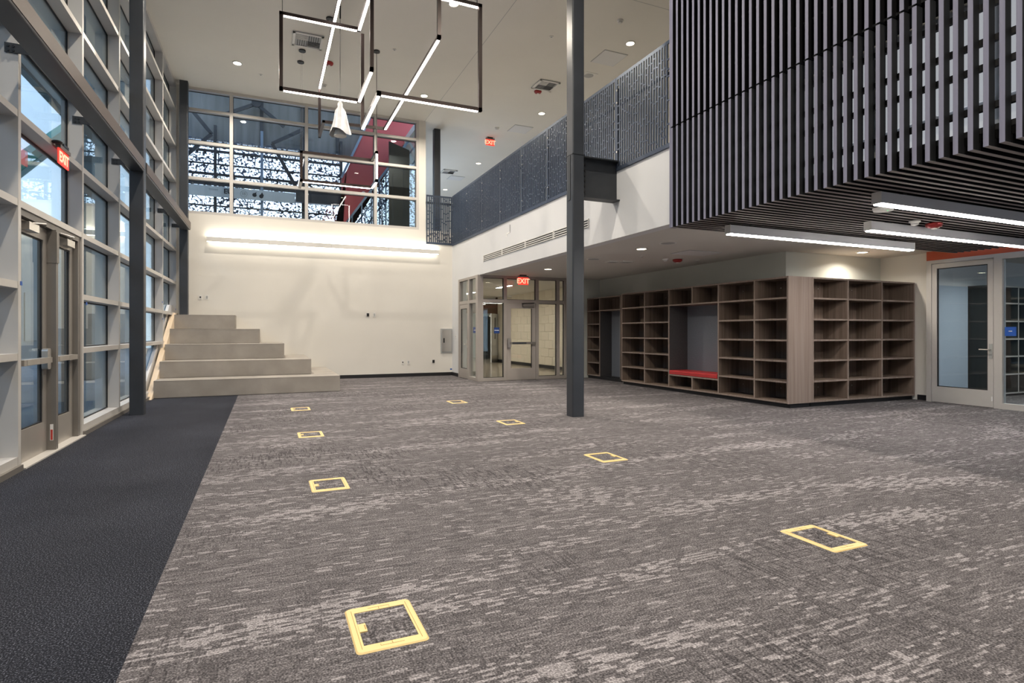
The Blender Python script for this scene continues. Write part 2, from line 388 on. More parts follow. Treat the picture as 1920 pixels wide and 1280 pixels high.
# ------------------------------------------------------------------ shell
ST(box('floor', 'carpet_main', (-0.52, 11.9, -8, YB, -0.15, 0.0)), 'grey carpet with a woven pattern of light dashes')
ST(box('floor_entry', 'carpet_entry', (-2.45, -0.52, -8, YB, -0.15, 0.0)), 'charcoal entrance carpet along the glazing')
ST(box('floor_corridor', 'polished_floor', (XB, 12.0, YB, 28, -0.15, -0.002)))
ST(box('floor_vestibule', 'polished_floor', (XB + 0.06, 9.4, YV + 0.04, YB, 0.0, 0.004)))
ST(box('floor_inner_room', 'carpet_main', (11.9, 17, -8, 7.3, -0.15, 0.0)))
ST(MB().box(-2.5, 9.8, -8, YB + 0.24, ZC, ZC + 0.2).box(4.3, 9.8, YB + 0.24, 28, ZC, ZC + 0.2).build('ceiling', 'ceiling_paint'), 'high off-white plaster ceiling')
ST(box('ceiling_low', 'ceiling_tan', (XB + 0.2, 11.95, 6.33, 28, ZS, ZS + 0.12)), 'low tan ceiling under the balcony')
ST(box('ceiling_inner_room', 'ceiling_paint', (11.95, 17, -8, 7.3, ZS, ZS + 0.12)))
ST(box('trim_1', 'grey_plastic', (4.395, 4.405, -8, YB, ZC - 0.002, ZC + 0.01)))
ST(box('trim_2', 'grey_plastic', (4.405, 9.6, 9.03, 9.04, ZC - 0.002, ZC + 0.01)))
wbk = MB().box(-2.5, XB + 0.25, YB, YB + 0.22, -0.15, 4.39).box(-2.5, -1.93, YB, YB + 0.22, 4.39, ZC).box(4.23, 4.44, YB, YB + 0.22, 4.39, ZC)
ST(wbk.build('wall_back', 'wall_paint'), 'cream back wall below the high windows')
wbal = MB().box(XB, XB + 0.2, 6.33, YB, ZS, 3.98).box(XB, XB + 0.2, 15.99, YB, 0, ZS)
ST(wbal.build('wall_balcony', 'fascia_paint'), 'white fascia of the balcony')
ST(box('floor_balcony', 'concrete', (XB + 0.2, 9.6, 6.33, 28, 3.05, 3.98)))
ST(box('wall_upper_right', 'wall_paint', (9.6, 9.8, -8, 28, ZS + 0.12, ZC)))
ST(box('wall_upper_far', 'wall_paint', (4.44, 9.6, 27.8, 28, 3.98, ZC)))
ST(box('wall_front', 'wall_paint', (-2.5, 12, -8.2, -8, 0, ZC)))
wsh = MB().box(9.06, 9.2, 7.83, YV, 0, ZS).box(9.2, 11.95, 7.83, 7.97, 0, ZS)
ST(wsh.build('wall_shelves', 'sage_paint'), 'wall above the bookcases')
ST(box('wall_return', 'wall_paint', (11.78, 11.98, 6.84, 7.83, 0, ZS)))
ST(MB().box(7.9, 9.06, YV, YV + 0.1, 0, ZS).build('wall_shelf_end', 'sage_paint'))
ST(box('wall_corridor_left', 'wall_paint', (XB + 0.0, XB + 0.2, YB + 0.22, 28, 0, ZS)))
ST(box('wall_corridor_end', 'corridor_glow', (XB + 0.2, 11.9, 27.8, 28, 0, ZS)))
ST(box('wall_corridor_right', 'corridor_glow', (11.9, 12.1, 14.5, 28, 0, ZS)))
ST(box('baseboard_back', 'rubber_base', (1.57, XB, YB - 0.015, YB, 0, 0.10)))
ST(box('baseboard_balcony', 'rubber_base', (XB - 0.015, XB, 15.99, YB - 0.015, 0, 0.10)))
ST(box('baseboard_return', 'rubber_base', (11.765, 11.78, 6.84, 7.09, 0, 0.10)))

# block wall of the corridor, blocks proud of their joints
wc = ST(box('wall_corridor', 'mortar', (9.46, 9.7, YV + 0.1, 23.5, 0, ZS)), 'cream painted block wall of the corridor')
blk = None; bh, bl = 0.305, 0.61
for r in range(9):
    z0 = 0.115 + r * bh
    if z0 + bh > ZS + 0.01: break
    for c in range(22):
        y0 = YV + 0.12 + c * bl + (0.305 if r % 2 else 0)
        if y0 + bl > 23.5: continue
        if blk is None:
            blk = MB().add([(9.45, y0 + .006, z0 + .005), (9.46, y0, z0), (9.46, y0 + bl - .008, z0), (9.45, y0 + bl - .014, z0 + .005),
                            (9.45, y0 + .006, z0 + bh - .013), (9.46, y0, z0 + bh - .008), (9.46, y0 + bl - .008, z0 + bh - .008), (9.45, y0 + bl - .014, z0 + bh - .013)],
                           [(0, 3, 7, 4), (0, 1, 2, 3), (4, 7, 6, 5), (0, 4, 5, 1), (3, 2, 6, 7)]).build('block', 'block_paint', wc)
            b0 = (y0, z0)
        else:
            d = blk.copy(); COL.objects.link(d); d.parent = wc; d.location = (0, y0 - b0[0], z0 - b0[1])
ST(box('baseboard_corridor', 'rubber_base', (9.43, 9.449, YV + 0.1, 23.4, 0, 0.115)))

# ------------------------------------------------------------------ left curtain wall
MY = [6.90 - 1.975 * k for k in range(7, 0, -1)] + [6.90, 8.90, 10.82, 12.80, 14.77, 16.71]
TZ = [0.06, 1.09, 1.78, 2.57, 3.42, 4.30, 5.17, 6.05, 6.97, 7.61]
w1 = ST(empty('window_1', (XG, 8.5, 0)), 'tall aluminium curtain wall of the entrance side')
XO = XG - 0.16
for y in MY:
    hw = 0.033
    MB(skew).box(XO - 0.06, XG, y - hw, y + hw, 0, ZC).build('mullion', 'aluminium', w1)
for i in range(len(MY) - 1):
    y0, y1 = MY[i] + 0.033, MY[i + 1] - 0.033
    door_bay = abs(MY[i] - 6.90) < 0.01
    for k, z in enumerate(TZ):
        if door_bay and z < 2.5: continue
        zz0, zz1 = (0.0, 0.135) if k == 0 else (z - 0.034, z + 0.034)
        if k == len(TZ) - 1: zz0, zz1 = 7.56, ZC
        MB(skew).box(XO - 0.05, XG - 0.004, y0, y1, zz0, zz1).build('transom', 'aluminium', w1)
    for k in range(len(TZ) - 1):
        if door_bay and TZ[k] < 2.5: continue
        z0 = 0.135 if k == 0 else TZ[k] + 0.034
        z1 = TZ[k + 1] - 0.034 if k + 1 < len(TZ) - 1 else 7.56
        MB(skew).box(XO - 0.012, XO, y0 + 0.012, y1 - 0.012, z0 + 0.012, z1 - 0.012).build('pane', 'glass_ext', w1)
        g = MB(skew)
        g.box(XO - 0.02, XO + 0.008, y0, y0 + 0.014, z0, z1).box(XO - 0.02, XO + 0.008, y1 - 0.014, y1, z0, z1)
        g.box(XO - 0.02, XO + 0.008, y0, y1, z0, z0 + 0.014).box(XO - 0.02, XO + 0.008, y0, y1, z1 - 0.014, z1)
        g.build('gasket', 'gasket', w1)
    if not door_bay:
        MB(skew).box(XG - 0.004, XG + 0.03, y0 - 0.033, y1 + 0.033, 0.0, 0.055).build('sill_trim', 'aluminium_dark', w1)
for (yy, zz) in ((14.68, 1.99), (14.72, 1.62), (16.62, 1.90), (9.05, 1.70), (6.93, 1.80)):
    MB(skew).box(XG - 0.002, XG + 0.002, yy - 0.02, yy + 0.03, zz - 0.02, zz + 0.02).build('tape', 'tape_blue', w1)

def glazed_leaf(root, y0, y1, x0, x1, ztop, st, br, tr_, m='door_metal', gm='glass_ext', xf=None, z0=0.012):
    """leaf in a plane of constant x: stiles, rails, pane"""
    MB(xf).box(x0, x1, y0, y0 + st, z0, ztop).build('stile', m, root)
    MB(xf).box(x0, x1, y1 - st, y1, z0, ztop).build('stile', m, root)
    MB(xf).box(x0, x1, y0 + st, y1 - st, z0, z0 + br).build('bottom_rail', m, root)
    MB(xf).box(x0, x1, y0 + st, y1 - st, ztop - tr_, ztop).build('top_rail', m, root)
    xm = (x0 + x1) / 2
    MB(xf).box(xm - 0.006, xm + 0.006, y0 + st, y1 - st, z0 + br, ztop - tr_).build('pane', gm, root)
    g = MB(xf); a, b, c, d = y0 + st, y1 - st, z0 + br, ztop - tr_
    for bb in ((a, a + 0.016, c, d), (b - 0.016, b, c, d), (a, b, c, c + 0.014), (a, b, d - 0.014, d)):
        g.box(xm - 0.012, xm + 0.012, *bb)
    g.build('gasket', 'gasket', root)

# pair of entrance doors
DX0, DX1 = XG - 0.12, XG - 0.075
fr = MB(skew).box(XO - 0.03, XG - 0.02, 6.933, 7.0, 0, 2.53).box(XO - 0.03, XG - 0.02, 8.77, 8.867, 0, 2.53).box(XO - 0.03, XG - 0.02, 7.0, 8.77, 2.47, 2.536)
ST(fr.build('door_frame', 'aluminium_dark'), 'aluminium frame around the pair of entrance doors')
ST(MB(skew).box(XO - 0.05, XG + 0.04, 6.93, 8.87, 0.0, 0.014).build('threshold', 'aluminium'), 'metal threshold under the entrance doors')
for n, (a, b, hinge) in enumerate(((7.005, 7.87, -1), (7.94, 8.765, 1)), 1):
    d = ST(empty('door_%d' % n, (XG - 0.1, (a + b) / 2, 0)), 'glazed entrance door leaf, %s of the dark post' % ('nearer side' if n == 1 else 'farther side'))
    glazed_leaf(d, a, b, DX0, DX1, 2.465, 0.105, 0.33, 0.13, xf=skew)
    p = MB(skew).box(DX1, DX1 + 0.062, a + 0.05, b - 0.03, 0.99, 1.05).build('push_bar', 'door_metal', d)
    MB(skew).box(DX1 + 0.062, DX1 + 0.066, a + 0.12, a + 0.45, 0.995, 1.045).build('push_pad', 'brushed_metal', p)
    yy = b - 0.1 if n == 1 else b - 0.06
    if n == 1:
        MB(skew).bevbox(DX1, DX1 + 0.055, yy - 0.055, yy + 0.055, 0.92, 1.15, 0.03, 0).build('latch_case', 'brushed_metal', p)
    MB(skew).box(DX1, DX1 + 0.07, a + 0.15 if n == 1 else b - 0.45, a + 0.42 if n == 1 else b - 0.17, 2.36, 2.44).build('door_closer', 'brushed_metal', d)
    MB(skew).tube([(DX1 + 0.05, a + 0.3 if n == 1 else b - 0.3, 2.445), (DX1 + 0.12, (a + b) / 2, 2.462), (DX1 + 0.03, b - 0.15 if n == 1 else a + 0.15, 2.475)], 0.010).build('closer_arm', 'brushed_metal', d)
post = empty('door_post', (XG - 0.09, 7.905, 0))
MB(skew).box(XO, XG + 0.01, 7.872, 7.938, 0.014, 2.47).build('post', 'aluminium_dark', post)
MB(skew).box(XG - 0.08, XG + 0.018, 7.868, 7.942, 2.10, 2.45).build('top_bracket', 'aluminium_dark', post)
MB(skew).box(XG - 0.045, XG - 0.015, 7.8705, 7.8725, 0.12, 0.30).build('sticker', 'print_white', post)
MB(skew).box(XG - 0.040, XG - 0.020, 7.8695, 7.8710, 0.125, 0.24).build('sticker_mark', 'sticker_red', post)
T(post, 'dark metal post between the two glazed entrance doors', 'post')

# steel columns, beams and tie plates along the glazing
def column(label, x0, x1, y0, y1, z1, group=None, z0=0.0):
    c = MB().bevbox(x0, x1, y0, y1, z0, z1, 0.015, 2).build('steel_column', 'dark_steel'); T(c, label, 'column', group); return c
column('dark steel column standing on the charcoal carpet by the entrance glazing', -1.985, -1.785, 10.72, 10.92, ZC)
column('dark steel column in the corner behind the concrete steps', -1.975, -1.79, 16.42, 16.62, ZC, z0=1.756)
nearcol = empty('steel_column', (4.5, 7.86, 0))
MB().bevbox(4.395, 4.605, 7.75, 7.96, 0, ZC, 0.02, 2).build('shaft', 'dark_steel', nearcol)
MB().box(4.388, 4.396, 7.82, 7.89, 3.40, 4.10).build('slot_plate', 'steel_plate', nearcol)
MB().box(4.389, 4.611, 7.744, 7.966, 4.105, 4.117).build('weld_band', 'steel_plate', nearcol)
T(nearcol, 'tall dark steel column standing alone on the patterned carpet', 'column')
BZ0, BZ1 = 3.90, 4.10
for y0, y1, lab in ((-8.0, 10.72, 'dark steel beam over the entrance doors, nearer of the two beams'), (10.92, 16.42, 'dark steel beam between the two columns at the glazing, farther one')):
    b = empty('steel_beam', (-1.9, (y0 + y1) / 2, BZ0))
    MB(skew).bevbox(-2.0, -1.80, y0, y1, BZ0, BZ1, 0.012, 1).build('tube_section', 'dark_steel', b)
    MB(skew).box(-1.80, -1.794, y0, y1, BZ0 + 0.03, BZ1 - 0.01).build('cover_strip', 'bronze_strip', b)
    T(b, lab, 'beam')
tie_lab = {6.90: 'dark tie plate nearest the camera, over the first entrance door', 8.90: 'dark tie plate at the mullion past the entrance doors',
           10.82: 'dark tie plate beside the column on the charcoal carpet', 14.77: 'dark tie plate at the last mullion before the corner',
           16.71: 'dark tie plate at the corner column by the back wall', 12.80: 'dark tie plate just past the column on the charcoal carpet'}
for y, lab in tie_lab.items():
    t = empty('tie_plate', (XG, y, 4.0))
    MB(skew).box(XG - 0.10, -1.99, y - 0.05, y - 0.036, 3.985, 4.075).build('plate', 'steel_plate', t)
    for dx in (0.03, 0.07):
        for dz in (0.02, 0.06):
            MB(skew).cyl((XG - 0.10 + dx, y - 0.058, 3.985 + dz), 0.011, 0.010, 1, 8).build('bolt', 'black_plastic', t)
    T(t, lab, 'bracket', 'tie plates of the glazing')

# ------------------------------------------------------------------ back windows
w2 = ST(empty('window_2', (1.2, YB, 4.39)), 'high window band in the back wall')
BX = [-1.93, -0.82, 1.055, 2.95, 4.19]; BZ = [4.42, 5.31, 6.24, 7.08, 7.62]
for i, x in enumerate(BX):
    MB().box(x - 0.04, x + 0.04, YB + 0.0, YB + 0.15, 4.39, ZC).build('mullion', 'aluminium', w2)
for i in range(4):
    x0, x1 = BX[i] + 0.04, BX[i + 1] - 0.04
    for z in BZ: MB().box(x0, x1, YB + 0.004, YB + 0.15, z - 0.035, z + 0.04).build('transom', 'aluminium', w2)
    for k in range(4):
        z0, z1 = BZ[k] + 0.04, BZ[k + 1] - 0.035
        MB().box(x0, x1, YB + 0.135, YB + 0.147, z0, z1).build('pane', 'glass_back', w2)
        g = MB()
        for bb in ((x0, x0 + .012, z0, z1), (x1 - .012, x1, z0, z1), (x0, x1, z0, z0 + .012), (x0, x1, z1 - .012, z1)): g.box(bb[0], bb[1], YB + 0.13, YB + 0.149, bb[2], bb[3])
        g.build('gasket', 'gasket', w2)

# ------------------------------------------------------------------ terrace beyond the high windows
ST(box('floor_terrace', 'concrete', (-3.1, 4.3, YB + 0.25, 20.5, 3.9, 4.2)))
YS = 19.5
scr = empty('facade_screen', (-2.0, YS, 4.2))
MB().box(-3.1, 1.66, YS, YS + 0.006, 4.2, 7.20).build('sheet', 'perforated_blue', scr)
MB().box(2.55, 4.3, YS + 0.3, YS + 0.306, 4.2, 7.20).build('sheet', 'perforated_blue', scr)
sr = MB().prism([(4.2, 1.30), (4.62, 1.45), (5.05, 1.72), (5.7, 2.05), (5.7, 2.28), (4.2, 2.28)], YS, YS + 0.006, 1).build('sheet', 'perforated_red', scr); sr['label'] = 'red perforated sheet'
MB().prism([(4.2, 1.66), (7.2, 1.66), (7.2, 2.28), (5.7, 2.28), (5.7, 2.05), (5.05, 1.72), (4.9, 1.66)], YS, YS + 0.006, 1).build('sheet', 'perforated_blue', scr)
for x in (-3.05, -1.39, -0.093, 1.118, 2.30): MB().box(x - 0.04, x + 0.04, YS - 0.09, YS - 0.005, 4.2, 7.6).build('upright', 'blue_steel' if x == -0.093 else 'steel_plate', scr)
for z, h in ((7.08, .02), (6.82, .035), (6.43, .02), (6.12, .035), (5.83, .05), (5.16, .02)): MB().box(-3.1, 2.3, YS - 0.06, YS - 0.005, z - h, z + h).build('cross_rail', 'steel_plate', scr)
T(scr, 'perforated leaf-pattern facade screen seen through the high windows', 'screen')
fas = empty('roof_fascia', (-2, 19.75, 7.2))
MB().box(-3.1, 4.3, 19.62, 19.75, 7.2, 9.3).build('panel', 'corrugated', fas)
for x in (-2.6, -0.1, 1.1, 2.2): MB().box(x - 0.05, x + 0.05, 19.52, 19.62, 7.2, 9.3).build('rib', 'steel_plate', fas)
T(fas, 'grey corrugated roof fascia above the perforated screen', 'fascia')
T(box('terrace_roof', 'corrugated', (-3.1, 4.3, YB + 0.3, 19.62, 9.3, 9.5)), 'dark canopy roof added out of view to shade the terrace', 'roof')  # out of view, added for its shade on the terrace
br = empty('steel_brace', (-0.5, 19.2, 4.2))
for p, q in (((-2.0, 19.2, 7.9), (-1.47, 19.2, 7.25)), ((-1.47, 19.2, 7.25), (-2.3, 19.2, 6.35)), ((1.10, 19.2, 7.75), (0.20, 19.2, 7.18)), ((0.20, 19.2, 7.18), (1.0, 19.2, 5.7)), ((-0.25, 19.2, 8.35), (0.55, 19.2, 7.75)), ((-0.25, 19.2, 8.35), (-1.1, 19.2, 7.9))):
    MB().bar(p, q, 0.05, 0.10).build('member', 'steel_plate', br)
MB().cyl((-0.25, 19.12, 8.35), 0.13, 0.05, 1, 16).build('gusset', 'black_plastic', br)
T(br, 'dark diagonal steel bracing behind the high windows', 'brace')
ban = empty('banner', (-0.8, 19.3, 5.4))
MB().box(-3.0, 0.87, 19.28, 19.29, 5.40, 5.72).build('cloth', 'banner_cloth', ban)
RT = (PI / 2, 0, 0)
text('lettering', 'EU', 0.20, 'print_black', ban, (-1.03, 19.277, 5.585), RT, bold=0.006)
rg = MB(lambda v: (v[0], 19.278 - v[2], v[1])).ring((-0.60, 5.56, 0), 0.088, 0.100, 0.002, 24).build('emblem_ring', 'print_grey', ban)
text('emblem_mark', '15', 0.11, 'print_grey', ban, (-0.60, 19.277, 5.56), RT, bold=0.004)
mk = MB(lambda v: (v[0], 19.278 - v[2], v[1])).cyl((-0.30, 5.555, 0), 0.062, 0.002, 2, 14).add([(-0.33, 5.60, 0), (-0.24, 5.65, 0), (-0.26, 5.57, 0)], [(0, 1, 2)])
mk.build('round_mark', 'print_black', ban)
mk = MB(lambda v: (v[0], 19.278 - v[2], v[1])).cyl((-0.11, 5.53, 0), 0.062, 0.002, 2, 14).add([(-0.14, 5.55, 0), (-0.09, 5.66, 0), (-0.03, 5.55, 0)], [(0, 1, 2)])
mk.build('round_mark', 'print_black', ban)
for z in (5.63, 5.60): MB().box(-1.55, -1.30, 19.276, 19.279, z - 0.006, z + 0.006).build('small_print', 'print_grey', ban)
for x in (-2.9, -1.0, 0.8): MB().box(x - 0.02, x + 0.02, 19.29, 19.44, 5.60, 5.66).build('strap', 'print_grey', ban)
T(ban, 'pale grey banner lettered EU hung on the facade screen', 'banner')
T(box('hanging_panel', 'dark_steel', (0.89, 2.34, 19.22, 19.41, 5.44, 5.76)), 'dark horizontal panel beside the EU banner', 'panel')
# red stair flight with its railing
stz = empty('stair_flight', (3.3, 19.0, 4.2))
MB().prism([(4.2, 2.27), (6.31, 2.27), (6.54, 2.42), (8.5, 3.22), (8.5, 4.85), (4.85, 2.40), (4.2, 1.95)], 19.0, 19.15, 1).build('red_soffit', 'red_paint', stz)
MB().bar((2.25, 18.97, 6.29), (3.20, 18.97, 8.45), 0.06, 0.07).build('stringer', 'blue_steel', stz)
MB().bar((2.2, 18.7, 4.55), (4.85, 18.7, 8.36), 0.06, 0.07).build('stringer', 'blue_steel', stz)
for off in (-0.45, -0.95): MB().bar((2.2, 18.7, 4.55 + off), (4.85, 18.7, 8.36 + off), 0.04, 0.05).build('hand_rail', 'blue_steel', stz)
for x in (2.55, 2.85, 3.15, 3.42, 3.62, 3.85, 4.1): MB().bar((x, 18.7, 4.2), (x, 18.7, 4.55 + (x - 2.2) * 1.4377), 0.04, 0.04).build('baluster', 'blue_steel', stz)
MB().cyl((2.95, 18.98, 5.85), 0.07, 0.02, 1, 14).build('wall_light', 'print_white', stz)
T(stz, 'red stair flight with blue steel railing behind the high windows', 'stairs')
dd = empty('display_board', (3.8, 17.6, 4.2))
MB().prism([(4.2, 3.50), (7.20, 3.50), (7.0, 4.14), (4.2, 4.14)], 17.58, 17.64, 1).build('board', 'dark_board', dd)
MB().bar((3.62, 17.57, 4.25), (3.62, 17.57, 6.2), 0.02, 0.02).build('edge_strip', 'steel_plate', dd)
MB().bar((3.95, 17.57, 4.25), (3.95, 17.57, 6.4), 0.02, 0.02).build('edge_strip', 'steel_plate', dd)
T(dd, 'tall dark board standing behind the right end of the high windows', 'board')
# glass wall of the balcony passage past the back wall
w5 = ST(empty('window_5', (4.4, 22, 3.98)), 'glazed side of the upper passage')
MB().box(4.36, 4.372, YB + 0.3, 27.8, 3.98, ZC).build('pane', 'glass_back', w5)
for y in (17.1, 19.2, 21.3, 23.4, 25.5, 27.6): MB().box(4.33, 4.40, y - 0.035, y + 0.035, 3.98, ZC).build('mullion', 'aluminium', w5)
column('dark steel column on the upper passage beside the high windows', 4.83, 5.03, 17.20, 17.40, ZC, z0=3.98)

# ------------------------------------------------------------------ outside the entrance
ST(box('floor_outside', 'ground', (-60, -2.45, -40, 60, -0.3, -0.12)))
nb = empty('neighbour_building', (-11, 10, -0.12))
MB().box(-14, -10.5, -30, 60.0, -0.12, 7.0).build('wall', 'neighbour', nb)
MB().box(-14.2, -10.3, -30, 60.2, 7.0, 7.2).build('parapet', 'steel_plate', nb)
for y in range(-8, 50, 3): 
    wn = MB().box(-10.5, -10.46, y, y + 1.6, 0.9, 3.2).build('window', 'dark_board', nb)
T(nb, 'low dark building outside the entrance glazing', 'building')
ov = empty('roof_overhang', (-3.8, 6, 7.7))
MB().box(-5.3, -2.51, -12, 16.9, 7.72, 7.9).box(-5.3, -3.2, 16.9, 22.6, 7.72, 7.9).build('soffit', 'fascia_paint', ov)
MB().box(-5.45, -5.3, -12, 22.6, 7.60, 8.2).build('fascia_board', 'dark_steel', ov)
MB().box(-5.15, -4.75, 20.6, 22.3, -0.12, 7.72).build('pier', 'neighbour', ov)
for y in (2.0, 6.0, 10.0, 14.0): MB().cyl((-3.8, y, 7.70), 0.09, 0.0195, 2, 18).build('lamp_disc', 'print_white', ov)
T(ov, 'pale roof overhang outside the upper panes of the entrance glazing', 'roof overhang')
gr = empty('green_roof_edge', (-6, 21, 5))
MB().bar((-6, 17.3, 4.85), (-6, 27.5, 10.5), 0.25, 0.26).build('roof_sheet', 'green_metal', gr)
MB().bar((-5.95, 17.3, 4.62), (-5.95, 27.5, 10.27), 0.18, 0.16).build('gutter', 'green_edge', gr)
MB().tube([(-6, 17.8, -0.12), (-6, 17.8, 5.0)], 0.07).build('post', 'green_edge', gr)
T(gr, 'green sloping roof edge outside the pane above the doors', 'roof')

# ------------------------------------------------------------------ concrete steps
stp = empty('concrete_steps', (-0.2, 14.9, 0))
RX = [1.54, 0.98, 0.42, -0.13, -0.70]
for k in range(5):
    MB().bevbox(-2.04, RX[k], 13.25 + 0.7 * k, YB - 0.001, 0.351 * k, 0.351 * (k + 1), 0.012, 0).build('tier', 'concrete', stp)
    MB().box(-2.04, RX[k], 13.2475 + 0.7 * k, 13.2505 + 0.7 * k, 0.351 * (k + 1) - 0.012, 0.351 * (k + 1) - 0.002).build('nosing', 'concrete', stp)
T(stp, 'wide pale concrete seating steps against the back wall', 'steps')
sp = MB().prism([(13.0, 0.0), (16.2, 1.80), (16.74, 1.80), (16.74, 0.0)], -2.14, -2.04, 0).build('side_panel', 'plywood')
T(sp, 'sloping pale board between the concrete steps and the glazing', 'panel')
wp = MB(skew).prism([(13.1, 0.14), (16.3, 2.0), (16.68, 2.0), (16.68, 0.14)], -2.30, -2.24, 0).build('backing_panel', 'panel_white')
T(wp, 'white sloping backing panel behind the glass beside the steps', 'panel')

# ------------------------------------------------------------------ back wall fittings
wl = empty('wall_light', (1.7, YB - 0.1, 3.67))
MB().box(-1.39, 4.81, YB - 0.13, YB - 0.045, 3.675, 3.80).build('housing', 'white_plastic', wl)
for z, wm in ((3.80, 'wash_up'), (3.663, 'wash')): MB().box(-1.38, 4.80, YB - 0.12, YB - 0.05, z, z + 0.012).build('diffuser', wm, wl)
for x in (0.1, 1.7, 3.3): MB().box(x - 0.002, x + 0.002, YB - 0.132, YB - 0.044, 3.674, 3.801).build('joint', 'grey_plastic', wl)
for x in (-1.0, 1.7, 4.4): MB().box(x - 0.05, x + 0.05, YB - 0.045, YB, 3.70, 3.77).build('bracket', 'white_plastic', wl)
T(wl, 'long linear wall light glowing up and down on the cream wall', 'light')
def plate(x, z, kind, label, y=YB):
    o = empty('wall_plate', (x, y, z))
    if kind == 'hole':
        MB().cyl((x, y - 0.012, z), 0.055, 0.014, 1, 14).build('rim', 'white_plastic', o)
        MB().box(x - 0.02, x + 0.05, y - 0.016, y - 0.010, z - 0.045, z + 0.045).build('opening', 'black_plastic', o)
    else:
        MB().bevbox(x - 0.04, x + 0.04, y - 0.010, y - 0.0005, z - 0.062, z + 0.062, 0.008, 1).build('cover', 'white_plastic', o)
        if kind == 'jack': MB().box(x - 0.018, x + 0.018, y - 0.013, y - 0.009, z - 0.018, z + 0.018).build('socket', 'black_plastic', o)
        else: MB().box(x - 0.02, x + 0.02, y - 0.013, y - 0.009, z - 0.036, z + 0.036).build('socket', 'grey_plastic', o)
    T(o, label, 'wall plate')
plate(-1.54, 2.23, 'jack', 'white wall plate with a black jack above the top concrete step')
plate(-1.39, 2.23, 'outlet', 'plain white outlet above the top step, right of the jack plate')
plate(2.71, 1.823, 'hole', 'open round box hole at mid height on the cream wall')
plate(2.91, 1.826, 'outlet', 'white outlet at mid height beside the open box hole')
plate(3.74, 0.43, 'jack', 'low white wall plate with black jack near the carpet')
plate(3.91, 0.43, 'outlet', 'low white outlet beside the low jack plate')
plate(4.66, 0.44, 'hole', 'low open box hole below the grey panel box')
ep = empty('electrical_panel', (5.09, YB, 0.69))
MB().box(4.895, 5.262, YB - 0.03, YB - 0.0005, 0.69, 1.43).build('frame', 'grey_plastic', ep)
dr = MB().box(4.93, 5.23, YB - 0.042, YB - 0.03, 0.73, 1.39).build('door', 'brushed_metal', ep)
MB().box(4.975, 5.015, YB - 0.047, YB - 0.042, 1.0, 1.14).build('latch', 'black_plastic', dr)
T(ep, 'grey metal electrical panel on the back wall by the corner', 'panel box')
sw = empty('light_switch', (XB, 16.37, 1.14))
MB().box(XB - 0.008, XB - 0.0005, 16.33, 16.41, 1.13, 1.25).build('cover', 'white_plastic', sw); MB().box(XB - 0.012, XB - 0.008, 16.36, 16.38, 1.17, 1.21).build('toggle', 'grey_plastic', sw)
T(sw, 'white light switch on the white wall next to the vestibule', 'switch')
T(box('tape_mark', 'tape_blue', (5.20, 5.26, YB - 0.004, YB - 0.0005, 0.17, 0.21)), 'scrap of blue tape low in the corner of the back wall', 'tape')

# ------------------------------------------------------------------ balcony screens
def screen_panel(root, a0, a1, z0, z1, axis, at, seed, cut=None):
    """laser-cut panel: border, upright strips and the little bridges between the slots"""
    rnd = random.Random(seed); t = 0.016
    def bx(m, u0, u1, w0, w1):
        if axis == 'y': m.box(at - t, at, u0, u1, w0, w1)
        else: m.box(u0, u1, at - t, at, w0, w1)
    m = MB(); e = 0.035
    bx(m, a0, a1, z0, z0 + 0.06); bx(m, a0, a1, z1 - 0.05, z1); bx(m, a0, a0 + e, z0 + 0.06, z1 - 0.05); bx(m, a1 - e, a1, z0 + 0.06, z1 - 0.05)
    n = max(3, round((a1 - a0 - 2 * e) / 0.0605)); p = (a1 - a0 - 2 * e) / n; s = 0.031
    for i in range(n):
        u = a0 + e + i * p
        if i: bx(m, u - s / 2, u + s / 2, z0 + 0.06, z1 - 0.05)
        w = z0 + 0.06 + rnd.choice((0.05, 0.10, 0.18, 0.26))
        while w < z1 - 0.10:
            bx(m, u + (s / 2 if i else 0), u + p - (s / 2 if i < n - 1 else 0), w, w + 0.022)
            w += rnd.choice((0.10, 0.14, 0.22, 0.30, 0.34))
    return m.build('screen_panel', 'screen_metal', root)
rail = empty('balcony_railing', (XB, 11.5, 3.95))
YJ = [6.46, 7.836, 9.07, 10.30, 11.56, 12.83, 14.10, 15.35, 16.70]
for i in range(len(YJ) - 1): screen_panel(rail, YJ[i] + 0.004, YJ[i + 1] - 0.004, 3.95, 5.47, 'y', XB - 0.005, 40 + i)
for y in YJ[1:]:
    MB().box(XB + 0.01, XB + 0.03, y - 0.012, y + 0.012, 3.98, 5.30).build('rail_post', 'dark_steel', rail)
    for z in (4.25, 5.05, 5.25): MB().cyl((XB - 0.033, y - 0.035, z), 0.016, 0.012, 0, 10).build('fixing', 'brushed_metal', rail)
MB().box(XB + 0.03, XB + 0.06, 6.46, 16.7, 5.02, 5.05).build('hand_rail', 'steel_plate', rail)
T(rail, 'dark laser-cut metal railing screens along the white balcony', 'railing')
endr = empty('balcony_end_railing', (4.86, YB - 0.02, 3.98))
screen_panel(endr, 4.45, XB - 0.012, 3.98, 5.46, 'x', YB - 0.004, 77)
MB().box(4.45, XB - 0.012, YB + 0.001, YB + 0.04, 5.20, 5.26).build('hand_rail', 'steel_plate', endr)
for x in (4.50, 5.20):
    for z in (4.55, 5.1): MB().cyl((x, YB - 0.033, z), 0.016, 0.012, 1, 10).build('fixing', 'brushed_metal', endr)
T(endr, 'short dark laser-cut screen panel facing the room at the balcony end', 'railing')
ib = empty('beam_stub', (4.95, 7.86, 3.45))
MB().box(4.606, XB, 7.845, 7.865, 3.47, 4.08).build('web', 'steel_plate', ib)
for z in (3.45, 4.08): MB().box(4.606, XB, 7.755, 7.955, z, z + 0.02).build('flange', 'steel_plate', ib)
